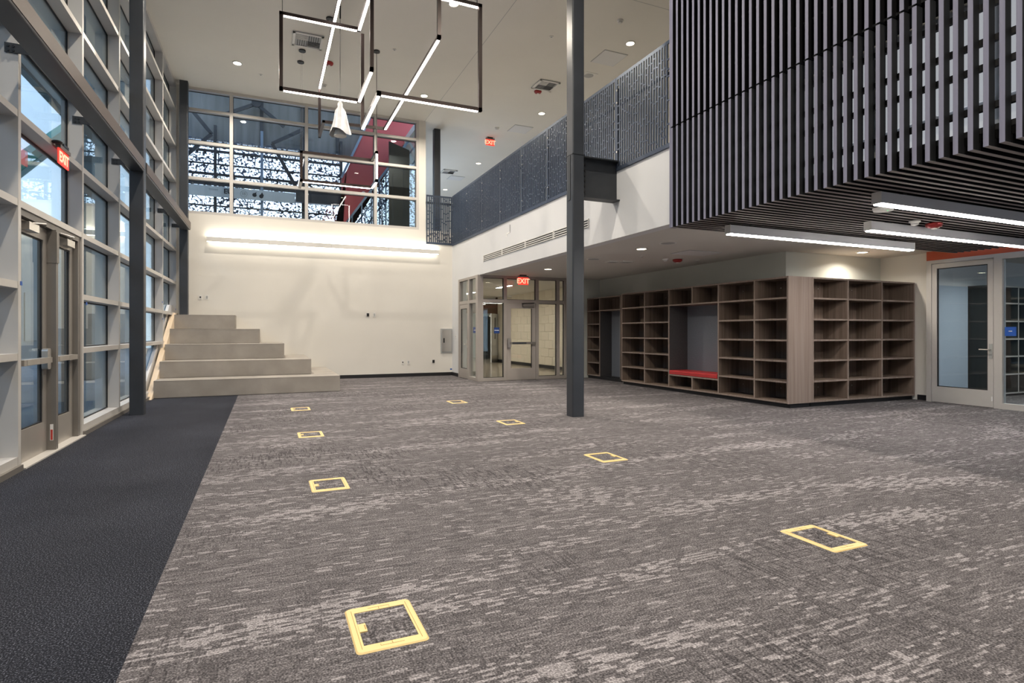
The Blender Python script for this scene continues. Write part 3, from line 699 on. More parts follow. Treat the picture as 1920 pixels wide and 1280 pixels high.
for k in range(6): MB().cyl((4.66, 7.825, 3.56 + 0.085 * k), 0.018, 0.02, 1, 8).build('bolt', 'black_plastic', ib)
T(ib, 'short dark I-beam joining the lone column to the balcony', 'beam')
grl = [(8.72, 10.02), (10.06, 11.36), (11.40, 12.70), (12.74, 14.0)]
gl_lab = ['white slot air grille on the fascia, nearest the lone column', 'white slot air grille on the fascia, second from the lone column', 'white slot air grille on the fascia, third from the lone column', 'white slot air grille on the fascia, farthest one above the vestibule']
for (a, b), lab in zip(grl, gl_lab):
    g = empty('air_grille', (XB, (a + b) / 2, 3.19))
    MB().box(XB - 0.006, XB - 0.0005, a, b, 3.185, 3.335).build('backing', 'black_plastic', g)
    for k in range(4):
        z = 3.19 + k * 0.0435
        MB().box(XB - 0.016, XB - 0.006, a, b, z, z + 0.016).build('blade', 'white_plastic', g)
    for yy in (a, b): MB().box(XB - 0.017, XB - 0.006, yy - 0.008, yy + 0.008, 3.18, 3.34).build('end_cap', 'white_plastic', g)
    T(g, lab, 'air grille', 'slot grilles on the fascia')
hk = empty('sprinkler_hook', (XB, 12.25, 3.56))
MB().box(XB - 0.012, XB - 0.001, 12.235, 12.265, 3.66, 3.84).build('rod', 'grey_plastic', hk); MB().tube([(XB - 0.01, 12.25, 3.66), (XB - 0.09, 12.25, 3.62), (XB - 0.09, 12.25, 3.56)], 0.012).build('hook', 'white_plastic', hk)
T(hk, 'small white hooked fitting on the fascia above the slot grilles', 'fitting')

# ------------------------------------------------------------------ slatted volume on the right
XSL, YS0, PIT, FW = 5.10, 6.285, 0.1056, 0.037
sl = empty('slatted_screen', (XSL, 3.3, 2.76))
NF = 60
fl = MB().box(XSL + 0.004, XSL + 0.082, YS0 - FW, YS0, 2.764, 4.115).build('fin', 'fin_side_shade', sl)  # body colour carries the shade, the front strip the window-lit tone
MB().box(XSL, XSL + 0.004, YS0 - FW, YS0, 2.76, 4.115).build('lighter_edge', 'fin_wood', fl)
fu = MB().box(XSL + 0.004, XSL + 0.082, YS0 - FW, YS0, 4.135, ZC).build('fin', 'fin_side_dark_shade', sl)
MB().box(XSL, XSL + 0.004, YS0 - FW, YS0, 4.135, ZC).build('lighter_edge', 'fin_wood', fu)
us = MB().box(XSL + 0.10, 11.52, YS0 - FW, YS0, 2.764, 2.83).build('soffit_slat', 'fin_side_dark_shade', sl)
MB().box(XSL + 0.004, 11.52, YS0 - FW, YS0, 2.76, 2.764).build('lighter_edge', 'under_wood', us)
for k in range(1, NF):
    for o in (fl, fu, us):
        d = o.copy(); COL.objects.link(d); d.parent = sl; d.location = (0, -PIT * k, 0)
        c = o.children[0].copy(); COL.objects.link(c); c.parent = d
YE = YS0 - PIT * NF
for z in (2.92, 3.10, 3.42, 3.62, 3.90): MB().box(XSL + 0.101, XSL + 0.14, YE, YS0, z - 0.025, z + 0.025).build('rail', 'black_rail', sl)
for z in (4.16, 4.55, 5.05, 5.6, 6.2, 6.9): MB().box(XSL + 0.06, XSL + 0.098, YE, YS0 + 0.001, z - 0.012, z + 0.012).build('rail', 'black_rail', sl)
MB().box(XSL + 0.101, XSL + 0.13, YE, YS0, 4.12, ZC).build('backing', 'black_backing', sl)
MB().box(XSL + 0.101, XSL + 0.13, YE, YS0, 2.83, 2.90).build('backing', 'black_backing', sl)
MB().box(XSL + 0.10, 11.55, YE, YS0, 2.835, 2.85).build('backing', 'black_backing', sl)
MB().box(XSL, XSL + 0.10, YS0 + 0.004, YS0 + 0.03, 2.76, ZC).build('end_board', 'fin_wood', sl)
MB().box(XSL + 0.10, XB + 0.2, YS0 + 0.004, YS0 + 0.03, 2.83, ZC).build('end_board', 'black_backing', sl)
T(sl, 'big dark slatted timber volume hanging over the right of the room', 'slatted screen')
ST(box('wall_behind_slats', 'light_back', (6.44, 6.5, -8, 6.28, 2.86, 4.6)))
w6 = ST(empty('window_6', (6.4, 0, 2.9)), 'frosted panes behind the slats, daylight put in as their own glow')
for k in range(14):
    y = 6.2 - k * 0.62
    MB().box(6.41, 6.439, y - 0.54, y - 0.04, 2.95, 3.50).build('pane', 'frosted_pane', w6); MB().box(6.41, 6.439, y - 0.54, y - 0.04, 3.58, 4.50).build('pane', 'frosted_pane', w6)
    MB().box(6.40, 6.439, y - 0.04, y, 2.9, 4.55).build('mullion', 'aluminium', w6)
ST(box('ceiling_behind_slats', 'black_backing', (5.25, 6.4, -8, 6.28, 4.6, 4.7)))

# linear pendants under the slats
for (x0, x1, y0, lab, cb) in ((5.60, 9.40, 5.70, 'grey linear ceiling light nearest the bookcases', 0), (5.66, 9.46, 3.75, 'grey linear ceiling light nearest the camera under the slats', 0), (7.05, 10.85, 4.80, 'grey linear ceiling light in the middle, set furthest right', 0)):
    f = empty('linear_light', ((x0 + x1) / 2, y0 + 0.05, 2.62))
    MB().box(x0, x1, y0, y0 + 0.10, 2.625, 2.735).build('housing', 'white_cool', f)
    MB().box(x0 + 0.01, x1 - 0.01, y0 + 0.012, y0 + 0.088, 2.612, 2.625).build('diffuser', 'linear_lens', f)
    for xx in (x0 + 0.4, x1 - 0.4): MB().box(xx - 0.03, xx + 0.03, y0 + 0.02, y0 + 0.08, 2.735, 2.76).build('mount', 'black_plastic', f)
    for xx, xn in ((x0, x0 - 0.006), (x1, x1 + 0.006)): MB().box(xx, xn, y0, y0 + 0.10, 2.622, 2.738).build('end_cap', 'white_plastic', f)
    T(f, lab, 'light', 'linear lights under the slats')

# ------------------------------------------------------------------ bookcases
SZ = [0.095, 0.45, 0.815, 1.18, 1.55, 1.925]; ZT = 2.30; TH = 0.03
def fronted(name, m, edge_m, b, face, parent):
    """board with a lighter edge strip on the side that faces the room"""
    o = MB().box(*b).build(name, m, parent)
    x0, x1, y0, y1, z0, z1 = b
    if face == 'x': MB().box(x0 - 0.004, x0, y0, y1, z0, z1).build('lighter_edge', edge_m, o)
    else: MB().box(x0, x1, y0 - 0.004, y0, z0, z1).build('lighter_edge', edge_m, o)
    return o
def case_x(root, x0, dep, ys, z0=0.08, shelves=True):
    """bookcase bays facing -x between the dividers ys"""
    for y in ys: fronted('divider', 'walnut', 'walnut_light', (x0, x0 + dep, y - TH / 2, y + TH / 2, z0, ZT - TH), 'x', root)
A = empty('bookcase', (8.6, 9.7, 0))
X0, DP = 8.33, 0.525
yA = [7.165, 7.895, 8.81, 10.335, 11.227, 12.17]
case_x(A, X0, DP, yA)
fronted('top_board', 'walnut', 'walnut_light', (X0, X0 + DP, yA[0] - TH / 2, yA[-1] + TH / 2, ZT - TH, ZT), 'x', A)
MB().box(X0 + DP, X0 + DP + 0.02, yA[0], yA[-1], 0.08, ZT).build('back_panel', 'walnut', A)
MB().box(X0 + 0.05, X0 + DP, yA[0] - 0.01, yA[-1], 0, 0.08).build('plinth', 'rubber_base', A)
for a, b in zip(yA[:-1], yA[1:]):
    a += TH / 2; b -= TH / 2
    nook = abs(a - 8.825) < 0.01
    for z in SZ:
        if nook and z not in (SZ[0], SZ[5]): continue
        fronted('shelf', 'walnut', 'walnut_light', (X0, X0 + DP, a, b, z - TH / 2, z + TH / 2), 'x', A)
    if nook:
        ym = (a + b) / 2
        fronted('divider', 'walnut', 'walnut_light', (X0, X0 + DP, ym - TH / 2, ym + TH / 2, SZ[5] + TH / 2, ZT - TH), 'x', A)
        fronted('divider', 'walnut', 'walnut_light', (X0, X0 + DP, ym - TH / 2, ym + TH / 2, SZ[0] + TH / 2, 0.355), 'x', A)
        fronted('bench_board', 'walnut', 'walnut_light', (X0, X0 + DP, a, b, 0.355, 0.385), 'x', A)
        MB().box(X0 + DP - 0.02, X0 + DP, a, b, 0.385, SZ[5] - TH / 2).build('back_cushion', 'felt', A)
        MB().box(X0 + 0.01, X0 + DP - 0.02, b - 0.012, b, 0.385, SZ[5] - TH / 2).build('side_lining', 'felt_dark', A)
        MB().box(X0 + 0.01, X0 + DP - 0.02, a, a + 0.012, 0.385, SZ[5] - TH / 2).build('side_lining', 'felt_dark', A)
    else:
        for z in (0.28, 2.15):
            for yy in (a + 0.12, b - 0.12): MB().cyl((X0 + DP - 0.006, yy, z), 0.008, 0.005, 0, 8).build('screw_cap', 'white_plastic', A)
MB().box(8.30, 8.884, 7.12, 7.1495, 0.08, ZT).build('end_panel', 'walnut_light', A)
T(A, 'long dark walnut bookcase with a reading nook, facing the glazing', 'bookcase')
cu = empty('seat_cushion', (8.58, 9.57, 0.385))
MB().bevbox(X0 - 0.01, X0 + DP - 0.025, 8.842, 10.305, 0.3855, 0.475, 0.018, 1).build('pad', 'red_vinyl', cu)
MB().box(X0 - 0.013, X0 - 0.009, 8.86, 10.29, 0.427, 0.433).build('piping', 'red_plastic', cu)
T(cu, 'red vinyl bench cushion in the bookcase reading nook', 'cushion')
# corner and right-hand face
R = empty('bookcase', (10.0, 7.4, 0)); Y0 = 7.12
xR = [8.90, 9.81, 10.755, 11.72]
for x in xR: fronted('divider', 'walnut', 'walnut_light', (x - TH / 2, x + TH / 2, Y0, Y0 + 0.5, 0.08, ZT - TH), 'y', R)
fronted('top_board', 'walnut', 'walnut_light', (8.885, xR[-1] + TH / 2, Y0, Y0 + 0.5, ZT - TH, ZT), 'y', R)
MB().box(8.905, xR[-1], Y0 + 0.5, Y0 + 0.52, 0.08, ZT).build('back_panel', 'walnut', R)
MB().box(8.90, xR[-1] + 0.01, Y0 + 0.05, Y0 + 0.45, 0, 0.08).build('plinth', 'rubber_base', R)
for a, b in zip(xR[:-1], xR[1:]):
    for z in SZ: fronted('shelf', 'walnut', 'walnut_light', (a + TH / 2, b - TH / 2, Y0 + 0.004, Y0 + 0.5, z - TH / 2, z + TH / 2), 'y', R)
    for z in (0.28, 2.15):
        for xx in (a + 0.15, b - 0.15): MB().cyl((xx, Y0 + 0.493, z), 0.008, 0.006, 1, 8).build('screw_cap', 'white_plastic', R)
po = MB().box(8.916, 8.922, Y0 + 0.03, Y0 + 0.10, 1.32, 1.39).build('power_outlet', 'white_plastic', R); MB().box(8.922, 8.924, Y0 + 0.05, Y0 + 0.08, 1.34, 1.37).build('socket', 'black_plastic', po)
T(R, 'walnut bookcase of three bays facing the camera beside the glass door', 'bookcase')
# far bookcase behind the column
Bc = empty('bookcase', (8.9, 13.5, 0)); X2 = 8.62
case_x(Bc, X2, 0.40, [12.66, 13.68, 14.34])
fronted('top_board', 'walnut', 'walnut_light', (X2, X2 + 0.40, 12.645, 14.355, ZT - TH, ZT), 'x', Bc)
MB().box(X2 + 0.40, X2 + 0.42, 12.66, 14.34, 0.0, ZT).build('back_panel', 'walnut', Bc)
MB().box(X2 + 0.03, X2 + 0.40, 13.68, 14.34, 0, 0.08).build('plinth', 'rubber_base', Bc)
for z in SZ: fronted('shelf', 'walnut', 'walnut_light', (X2, X2 + 0.40, 13.695, 14.325, z - TH / 2, z + TH / 2), 'x', Bc)
fronted('shelf', 'walnut', 'walnut_light', (X2, X2 + 0.40, 12.675, 13.665, SZ[5] - TH / 2, SZ[5] + TH / 2), 'x', Bc)
MB().box(X2 + 0.38, X2 + 0.40, 12.675, 13.665, 0.08, SZ[5] - TH / 2).build('back_cushion', 'felt', Bc)
MB().box(X2 + 0.01, X2 + 0.38, 13.653, 13.665, 0.08, SZ[5] - TH / 2).build('side_lining', 'felt_dark', Bc)
MB().box(X2 + 0.02, X2 + 0.40, 12.675, 13.665, 0.0, 0.08).build('plinth', 'rubber_base', Bc)
T(Bc, 'farther walnut bookcase with a tall dark niche, partly behind the lone column', 'bookcase')

# ------------------------------------------------------------------ vestibule glazing
w3 = ST(empty('window_3', (6.6, YV, 0)), 'aluminium and glass vestibule screen under the balcony')
ZD = 2.165
def mul(x, w=0.09, z1=ZS): MB().box(x - w / 2, x + w / 2, YV - 0.06, YV + 0.06, 0.004, z1).build('mullion', 'aluminium_warm', w3)
MB().box(XB - 0.06, XB + 0.10, YV - 0.06, YV + 0.10, 0.0, ZS).build('corner_post', 'aluminium_warm', w3)
for x in (6.015, 6.985, 7.645): mul(x)
mul(7.87, 0.06)
def fbay(x0, x1, z0, z1):
    MB().box(x0, x1, YV - 0.006, YV + 0.006, z0, z1).build('pane', 'glass_int', w3)
    g = MB()
    for bb in ((x0, x0 + .012, z0, z1), (x1 - .012, x1, z0, z1), (x0, x1, z0, z0 + .012), (x0, x1, z1 - .012, z1)): g.box(bb[0], bb[1], YV - 0.015, YV + 0.015, bb[2], bb[3])
    g.build('gasket', 'gasket', w3)
bays = [(XB + 0.10, 5.97), (6.06, 6.94), (7.03, 7.60), (7.69, 7.84)]
for i, (a, b) in enumerate(bays):
    MB().box(a, b, YV - 0.055, YV + 0.055, 2.79, ZS).build('transom', 'aluminium_warm', w3)
    MB().box(a, b, YV - 0.055, YV + 0.055, 2.12, 2.21).build('transom', 'aluminium_warm', w3)
    fbay(a, b, 2.21, 2.79)
    if i != 1:
        MB().box(a, b, YV - 0.055, YV + 0.055, 0.004, 0.09).build('transom', 'aluminium_warm', w3)
        fbay(a, b, 0.09, 2.12)
# side of the vestibule, in the plane of the balcony face
for y in (15.07, 15.94): MB().box(XB - 0.055, XB + 0.06, y - 0.05, y + 0.05, 0.0, ZS).build('mullion', 'aluminium_warm', w3)
for a, b, full in ((YV + 0.10, 15.02, True), (15.12, 15.89, False)):
    MB().box(XB - 0.05, XB + 0.05, a, b, 2.79, ZS).build('transom', 'aluminium_warm', w3)
    MB().box(XB - 0.05, XB + 0.05, a, b, 2.12, 2.21).build('transom', 'aluminium_warm', w3)
    MB().box(XB - 0.006, XB + 0.006, a, b, 2.21, 2.79).build('pane', 'glass_int', w3)
    if full:
        MB().box(XB - 0.05, XB + 0.05, a, b, 0.004, 0.09).build('transom', 'aluminium_warm', w3)
        MB().box(XB - 0.006, XB + 0.006, a, b, 0.09, 2.12).build('pane', 'glass_int', w3)
d3 = ST(empty('door_3', (XB, 15.5, 0)), 'glazed door in the side of the vestibule')
glazed_leaf(d3, 15.125, 15.885, XB - 0.045, XB, 2.115, 0.10, 0.27, 0.12, 'aluminium_warm', 'glass_int')
MB().tube([(XB - 0.045, 15.2, 0.98), (XB - 0.10, 15.2, 0.98), (XB - 0.10, 15.32, 0.98)], 0.012).build('lever', 'brushed_metal', d3)
MB().box(XB - 0.055, XB - 0.045, 15.17, 15.23, 0.88, 1.12).build('lock_plate', 'brushed_metal', d3)
d4 = ST(empty('door_4', (6.5, YV, 0)), 'glazed exit door with push bar in the vestibule front')
def leaf_y(root, x0, x1, y0, y1, ztop, st, br_, tr_, m, gm):
    MB().box(x0, x0 + st, y0, y1, 0.012, ztop).build('stile', m, root); MB().box(x1 - st, x1, y0, y1, 0.012, ztop).build('stile', m, root)
    MB().box(x0 + st, x1 - st, y0, y1, 0.012, br_).build('bottom_rail', m, root); MB().box(x0 + st, x1 - st, y0, y1, ztop - tr_, ztop).build('top_rail', m, root)
    ym = (y0 + y1) / 2
    MB().box(x0 + st, x1 - st, ym - 0.006, ym + 0.006, br_, ztop - tr_).build('pane', gm, root)
    MB().box(x1 - st - 0.014, x1 - st, ym - 0.012, ym + 0.012, br_, ztop - tr_).build('gasket', 'gasket', root)
leaf_y(d4, 6.066, 6.934, YV - 0.05, YV - 0.005, 2.115, 0.115, 0.33, 0.14, 'aluminium_warm', 'glass_int')
pb = MB().box(6.12, 6.90, YV - 0.115, YV - 0.05, 0.99, 1.05).build('push_bar', 'aluminium_dark', d4)
MB().box(6.20, 6.62, YV - 0.119, YV - 0.115, 0.995, 1.045).build('push_pad', 'dark_steel', pb)
MB().bevbox(6.075, 6.165, YV - 0.11, YV - 0.05, 0.90, 1.15, 0.02, 1).build('latch_case', 'brushed_metal', pb)
MB().box(6.52, 6.87, YV - 0.12, YV - 0.05, 2.02, 2.10).build('door_closer', 'aluminium_dark', d4)
MB().tube([(6.5, YV - 0.08, 2.11), (6.68, YV - 0.14, 2.12), (6.88, YV - 0.07, 2.13)], 0.012).build('closer_arm', 'black_plastic', d4)
def flat_sign(name, b, m, label, bar=None):
    o = empty(name, (b[0], b[2], b[4])); MB().box(*b).build('plate', m, o)
    if bar: MB().box(*bar).build('lettering_strip', 'print_white', o)
    T(o, label, 'sign')
flat_sign('room_sign', (5.70, 5.86, YV - 0.012, YV - 0.007, 1.29, 1.45), 'sign_blue', 'dark blue room sign on the vestibule front glass', (5.715, 5.845, YV - 0.014, YV - 0.012, 1.365, 1.38))
flat_sign('room_sign', (XB - 0.012, XB - 0.007, 14.55, 14.80, 1.30, 1.46), 'sign_blue', 'dark blue room sign on the vestibule side glass', (XB - 0.014, XB - 0.012, 14.60, 14.75, 1.37, 1.385))

def spot(parent, loc, power, col=(1.0, 0.90, 0.76), size=0.14, spread=150):
    li = bpy.data.lights.new('lamp', 'AREA'); li.shape = 'DISK'; li.size = size; li.energy = power; li.color = col; li.spread = math.radians(spread)
    o = bpy.data.objects.new('lamp', li); COL.objects.link(o); o.parent = parent
    org = ORG[parent.name]; o.location = (loc[0] - org[0], loc[1] - org[1], loc[2] - org[2])
    return o
# things in the corridor
od = ST(empty('door_6', (9.1, 23.0, 0)), 'white office door standing open in the corridor')
ca, sa = math.cos(math.radians(50)), math.sin(math.radians(50))
def swing(v): return (9.43 - v[0] * ca + v[1] * sa, 23.40 - v[0] * sa - v[1] * ca, v[2])
MB(swing).box(0, 0.90, 0, 0.045, 0.01, 2.12).build('leaf', 'office_door', od)
MB(swing).box(0.36, 0.48, -0.006, 0.051, 1.02, 1.95).build('vision_panel', 'dark_board', od)
MB(swing).box(0.03, 0.87, -0.006, 0.051, 0.02, 0.30).build('kick_plate', 'brushed_metal', od)
MB(swing).tube([(0.10, 0, 0.98), (0.10, -0.07, 0.98), (0.22, -0.07, 0.98)], 0.014).build('lever', 'brushed_metal', od)
MB(swing).box(0.60, 0.86, -0.07, 0.0, 1.98, 2.06).build('door_closer', 'white_plastic', od)
fr6 = MB().box(9.40, 9.459, 23.40, 23.5, 0.0, ZS).box(7.6, 9.40, 23.40, 23.5, 2.14, 2.20).box(7.6, 9.40, 23.42, 23.48, 2.20, 2.70)
ST(fr6.build('trim_3', 'brown_shade'))
cd = ST(empty('door_7', (9.44, 16.9, 0)), 'tan timber door in the corridor wall')
MB().box(9.40, 9.4485, 16.05, 17.10, 0.0, 2.12).build('leaf', 'door_wood', cd); MB().cyl((9.34, 16.98, 1.0), 0.03, 0.06, 0, 12).build('knob', 'brushed_metal', cd)
T(box('dark_cabinet', 'dark_board', (10.0, 10.40, 26.3, 26.85, -0.002, 2.1)), 'tall dark cabinet at the far end of the corridor', 'cabinet')
def corridor_lamp(x, y, lab):
    o = empty('corridor_light', (x, y, ZS - 0.03)); MB().box(x - 0.06, x + 0.06, y - 0.6, y + 0.6, ZS - 0.03, ZS - 0.0005).build('housing', 'white_plastic', o)
    MB().box(x - 0.05, x + 0.05, y - 0.58, y + 0.58, ZS - 0.036, ZS - 0.03).build('diffuser', 'linear_lens', o); spot(o, (x, y, ZS - 0.05), 38.0, (1, 0.93, 0.82), 0.3, 170); T(o, lab, 'light', 'corridor lights')
corridor_lamp(7.3, 17.5, 'linear corridor ceiling light just inside the vestibule'); corridor_lamp(7.3, 21.0, 'linear corridor ceiling light in mid corridor'); corridor_lamp(7.3, 24.5, 'linear corridor ceiling light at the far end')

# ------------------------------------------------------------------ storefront on the right and the room behind it
XW = 11.66
w4 = ST(empty('window_4', (XW, 1, 0)), 'glass storefront of the room on the right')
ST(box('trim_4', 'orange_red', (XW - 0.03, XW + 0.12, -8, 6.84, 2.685, ZS)))
for y, w in ((6.80, 0.09), (5.72, 0.05), (3.4, 0.08), (1.0, 0.08), (-1.4, 0.08), (-3.8, 0.08), (-6.2, 0.08)): MB().box(XW - 0.03, XW + 0.08, y - w / 2, y + w / 2, 0, 2.685).build('mullion', 'aluminium', w4)
MB().box(XW - 0.03, XW + 0.08, 5.745, 6.755, 2.62, 2.685).build('transom', 'aluminium', w4)
ys = [5.695, 3.4, 1.0, -1.4, -3.8, -6.2]
for i in range(5):
    a, b = ys[i + 1] + 0.04, ys[i] - (0.04 if i else 0.0)
    for z0, z1 in ((0.0, 0.10), (2.585, 2.685)): MB().box(XW - 0.03, XW + 0.08, a, b, z0, z1).build('transom', 'aluminium', w4)
    if i == 0: MB().box(XW - 0.03, XW + 0.08, b - 0.075, b, 0.10, 2.585).build('jamb', 'aluminium', w4)
    MB().box(XW + 0.02, XW + 0.032, a, b - (0.075 if i == 0 else 0), 0.10, 2.585).build('pane', 'glass_store', w4)
d5 = ST(empty('door_5', (XW, 6.25, 0)), 'aluminium framed glass door beside the bookcase')
glazed_leaf(d5, 5.755, 6.75, XW - 0.02, XW + 0.035, 2.61, 0.085, 0.29, 0.085, 'aluminium', 'glass_store')
lp = MB().box(XW - 0.032, XW - 0.02, 5.77, 5.815, 0.86, 1.12).build('lock_plate', 'grey_plastic', d5)
MB().tube([(XW - 0.03, 5.79, 1.02), (XW - 0.085, 5.79, 1.02), (XW - 0.085, 5.94, 1.02)], 0.011).build('lever', 'brushed_metal', d5)
MB().box(XW - 0.024, XW - 0.02, 5.765, 5.785, 0.12, 0.20).build('sticker', 'print_white', d5)
flat_sign('room_sign', (XW + 0.008, XW + 0.016, 5.44, 5.60, 1.26, 1.415), 'sign_bright_blue', 'bright blue room sign on the storefront glass beside the door', (XW + 0.005, XW + 0.008, 5.495, 5.545, 1.335, 1.35))
ST(box('wall_inner_side', 'fascia_paint', (11.98, 17, 7.15, 7.3, 0, ZS)))
ST(box('wall_inner_back', 'sage_paint', (17, 17.2, -8, 7.3, 0, ZS)))
T(box('whiteboard', 'board_blue', (12.2, 13.45, 7.10, 7.1495, 0.05, 2.27)), 'pale blue wall board behind the glass door', 'board')
IB = empty('bookcase', (14.7, 6.95, 0))
for x in (13.50, 14.0, 14.5, 15.0, 15.5, 16.0): fronted('divider', 'dark_board', 'aluminium', (x - .015, x + .015, 6.72, 7.12, 0.05, 2.26), 'y', IB)
for z in (0.06, 0.45, 0.82, 1.18, 1.55, 1.92, 2.27): fronted('shelf', 'dark_board', 'aluminium', (13.48, 16.02, 6.721, 7.12, z - .015, z + .015), 'y', IB)
MB().box(13.5, 16.0, 7.12, 7.145, 0.0, 2.26).build('back_panel', 'dark_board', IB)
T(IB, 'dark bookcase inside the room behind the glass door', 'bookcase')
def inner_lamp(x, y, lab):
    o = empty('inner_room_light', (x, y, ZS - 0.02)); MB().ring((x, y, ZS - 0.02), 0.09, 0.13, 0.0195).build('trim_ring', 'white_plastic', o)
    MB().cyl((x, y, ZS - 0.012), 0.09, 0.01).build('lens', 'downlight_lens', o); spot(o, (x, y, ZS - 0.03), 45.0); T(o, lab, 'light', 'room behind glass lights')

# ------------------------------------------------------------------ ceiling fittings
inner_lamp(13.0, 5.6, 'round downlight in the room behind the glass door'); inner_lamp(13.0, 2.6, 'round downlight further along the room behind the storefront')
def downlight(x, y, z, label, group, power):
    o = empty('downlight', (x, y, z))
    MB().ring((x, y, z - 0.012), 0.085, 0.115, 0.0115).build('trim_ring', 'white_plastic', o)
    MB().cyl((x, y, z - 0.008), 0.085, 0.0075, 2, 24).build('lens', 'downlight_lens', o)
    spot(o, (x, y, z - 0.02), power)
    T(o, label, 'downlight', group)
hi = [(7.35, 10.42, 'round downlight high over the balcony, beside the white access panel nearest the slats'), (7.35, 14.78, 'round downlight high over the balcony, right of the ceiling diffuser'),
      (7.35, 20.1, 'round downlight high over the upper passage past the exit sign'), (7.35, 24.4, 'round downlight high at the far end of the upper passage'),
      (-0.60, 14.87, 'round downlight in the high ceiling over the concrete steps'), (3.34, 10.52, 'round downlight in the high ceiling above the square light loop'),
      (3.91, 14.93, 'round downlight in the high ceiling behind the tube lights'), (-0.60, 10.5, 'round downlight in the high ceiling over the entrance carpet'),
      (-0.60, 6.0, 'round downlight in the high ceiling over the entrance doors'), (3.34, 6.0, 'round downlight in the high ceiling over the middle carpet'),
      (-0.60, 1.5, 'round downlight in the high ceiling left above the camera'), (3.34, 1.5, 'round downlight in the high ceiling right above the camera'),
      (-0.60, -3.0, 'round downlight in the high ceiling left behind the camera'), (3.34, -3.0, 'round downlight in the high ceiling right behind the camera')]
for x, y, lab in hi: downlight(x, y, ZC, lab, 'downlights of the high ceiling', P_DOWN_HIGH if x < 6 else P_DOWN_HIGH * 0.35)
lo = [(6.35, 8.65, 'round downlight in the low ceiling in front of the bookcase'), (6.31, 12.34, 'round downlight in the low ceiling near the vestibule exit sign'), (10.5, 7.33, 'round downlight over the three-bay bookcase by the glass door')]
for x, y, lab in lo: downlight(x, y, ZS, lab, 'downlights of the low ceiling', P_DOWN_LOW if x < 10 else P_DOWN_LOW * 0.6)

def smoke(x, y, z, label):
    o = empty('smoke_detector', (x, y, z))
    MB().lathe((x, y, z), [(0.065, -0.0005), (0.065, -0.02), (0.045, -0.03), (0.04, -0.055), (0.02, -0.06)]).build('body', 'white_plastic', o)
    MB().cyl((x, y, z - 0.049), 0.043, 0.010, 2, 16).build('vent_band', 'grey_plastic', o); T(o, label, 'detector')
def strobe(x, y, z, label):
    o = empty('fire_alarm', (x, y, z))
    MB().lathe((x, y, z), [(0.095, -0.0005), (0.10, -0.02), (0.085, -0.05), (0.05, -0.065)]).build('body', 'red_plastic', o)
    MB().box(x - 0.025, x + 0.025, y - 0.025, y + 0.025, z - 0.08, z - 0.06).build('strobe_lens', 'white_plastic', o); T(o, label, 'alarm')
def sprink(x, y, z, label):
    o = empty('sprinkler', (x, y, z)); MB().cyl((x, y, z - 0.012), 0.045, 0.0115).build('plate', 'white_plastic', o); MB().cyl((x, y, z - 0.02), 0.02, 0.008).build('cap', 'grey_plastic', o); T(o, label, 'sprinkler')
def access(x, y, z, w, d, label):
    o = empty('access_panel', (x, y, z)); MB().box(x - w / 2, x + w / 2, y - d / 2, y + d / 2, z - 0.008, z - 0.0005).build('frame', 'grey_plastic', o)
    MB().box(x - w / 2 + .012, x + w / 2 - .012, y - d / 2 + .012, y + d / 2 - .012, z - 0.014, z - 0.008).build('door', 'panel_white', o); T(o, label, 'access panel')
def diffuser(x, y, z, s, label):
    o = empty('air_diffuser', (x, y, z)); h = s / 2
    MB().box(x - h, x + h, y - h, y + h, z - 0.02, z - 0.0005).build('backing', 'grey_plastic', o)
    for a, b, c, d in ((-h, h, -h, -h + .05), (-h, h, h - .05, h), (-h, -h + .05, -h, h), (h - .05, h, -h, h)): MB().box(x + a, x + b, y + c, y + d, z - 0.032, z - 0.02).build('frame', 'white_plastic', o)
    q = h - 0.06
    for qx, qy, alongx in ((-1, 1, False), (1, 1, True), (-1, -1, True), (1, -1, False)):
        for k in range(5):
            t = 0.02 + k * (q - 0.02) / 5
            if alongx: MB().box(x + (0.0 if qx > 0 else -q), x + (q if qx > 0 else 0.0), y + qy * t - 0.006, y + qy * t + 0.006, z - 0.03, z - 0.02).build('blade', 'black_plastic' if qx > 0 else 'white_plastic', o)
            else: MB().box(x + qx * t - 0.006, x + qx * t + 0.006, y + (0.0 if qy > 0 else -q), y + (q if qy > 0 else 0.0), z - 0.03, z - 0.02).build('blade', 'black_plastic', o)
    T(o, label, 'air diffuser')
def speaker(x, y, z, label, sq=False):
    o = empty('ceiling_speaker', (x, y, z))
    if sq: MB().box(x - .16, x + .16, y - .16, y + .16, z - 0.008, z - 0.0005).build('frame', 'white_plastic', o)
    else: MB().ring((x, y, z - 0.01), 0.12, 0.15, 0.0095).build('frame', 'white_plastic', o)
    MB().cyl((x, y, z - 0.012), 0.115, 0.0115, 2, 24).build('mesh_cover', 'grey_plastic', o); T(o, label, 'speaker')
diffuser(0.85, 13.09, ZC, 0.62, 'white square air diffuser in the high ceiling behind the light loops')
diffuser(6.60, 13.04, ZC, 0.56, 'white square air diffuser in the high ceiling over the balcony')
diffuser(6.65, 21.6, ZC, 0.56, 'small far air diffuser over the upper passage')
strobe(1.38, 13.98, ZC, 'red round alarm on the high ceiling behind the light loops')
strobe(6.58, 13.45, ZC, 'red round alarm beside the balcony ceiling diffuser')
strobe(7.98, 9.62, ZS, 'red round alarm on the low ceiling in front of the bookcase')
strobe(8.08, 4.66, 2.76, 'red round alarm among the ceiling slats by the linear lights')
smoke(1.39, 15.30, ZC, 'white smoke detector on the high ceiling near the back windows')
smoke(6.62, 9.73, ZC, 'white smoke detector on the high ceiling near the slatted volume')
smoke(6.60, 16.37, ZC, 'small white detector on the high ceiling in front of the balcony exit sign')
smoke(7.69, 9.65, ZS, 'white smoke detector on the low ceiling beside the red alarm')
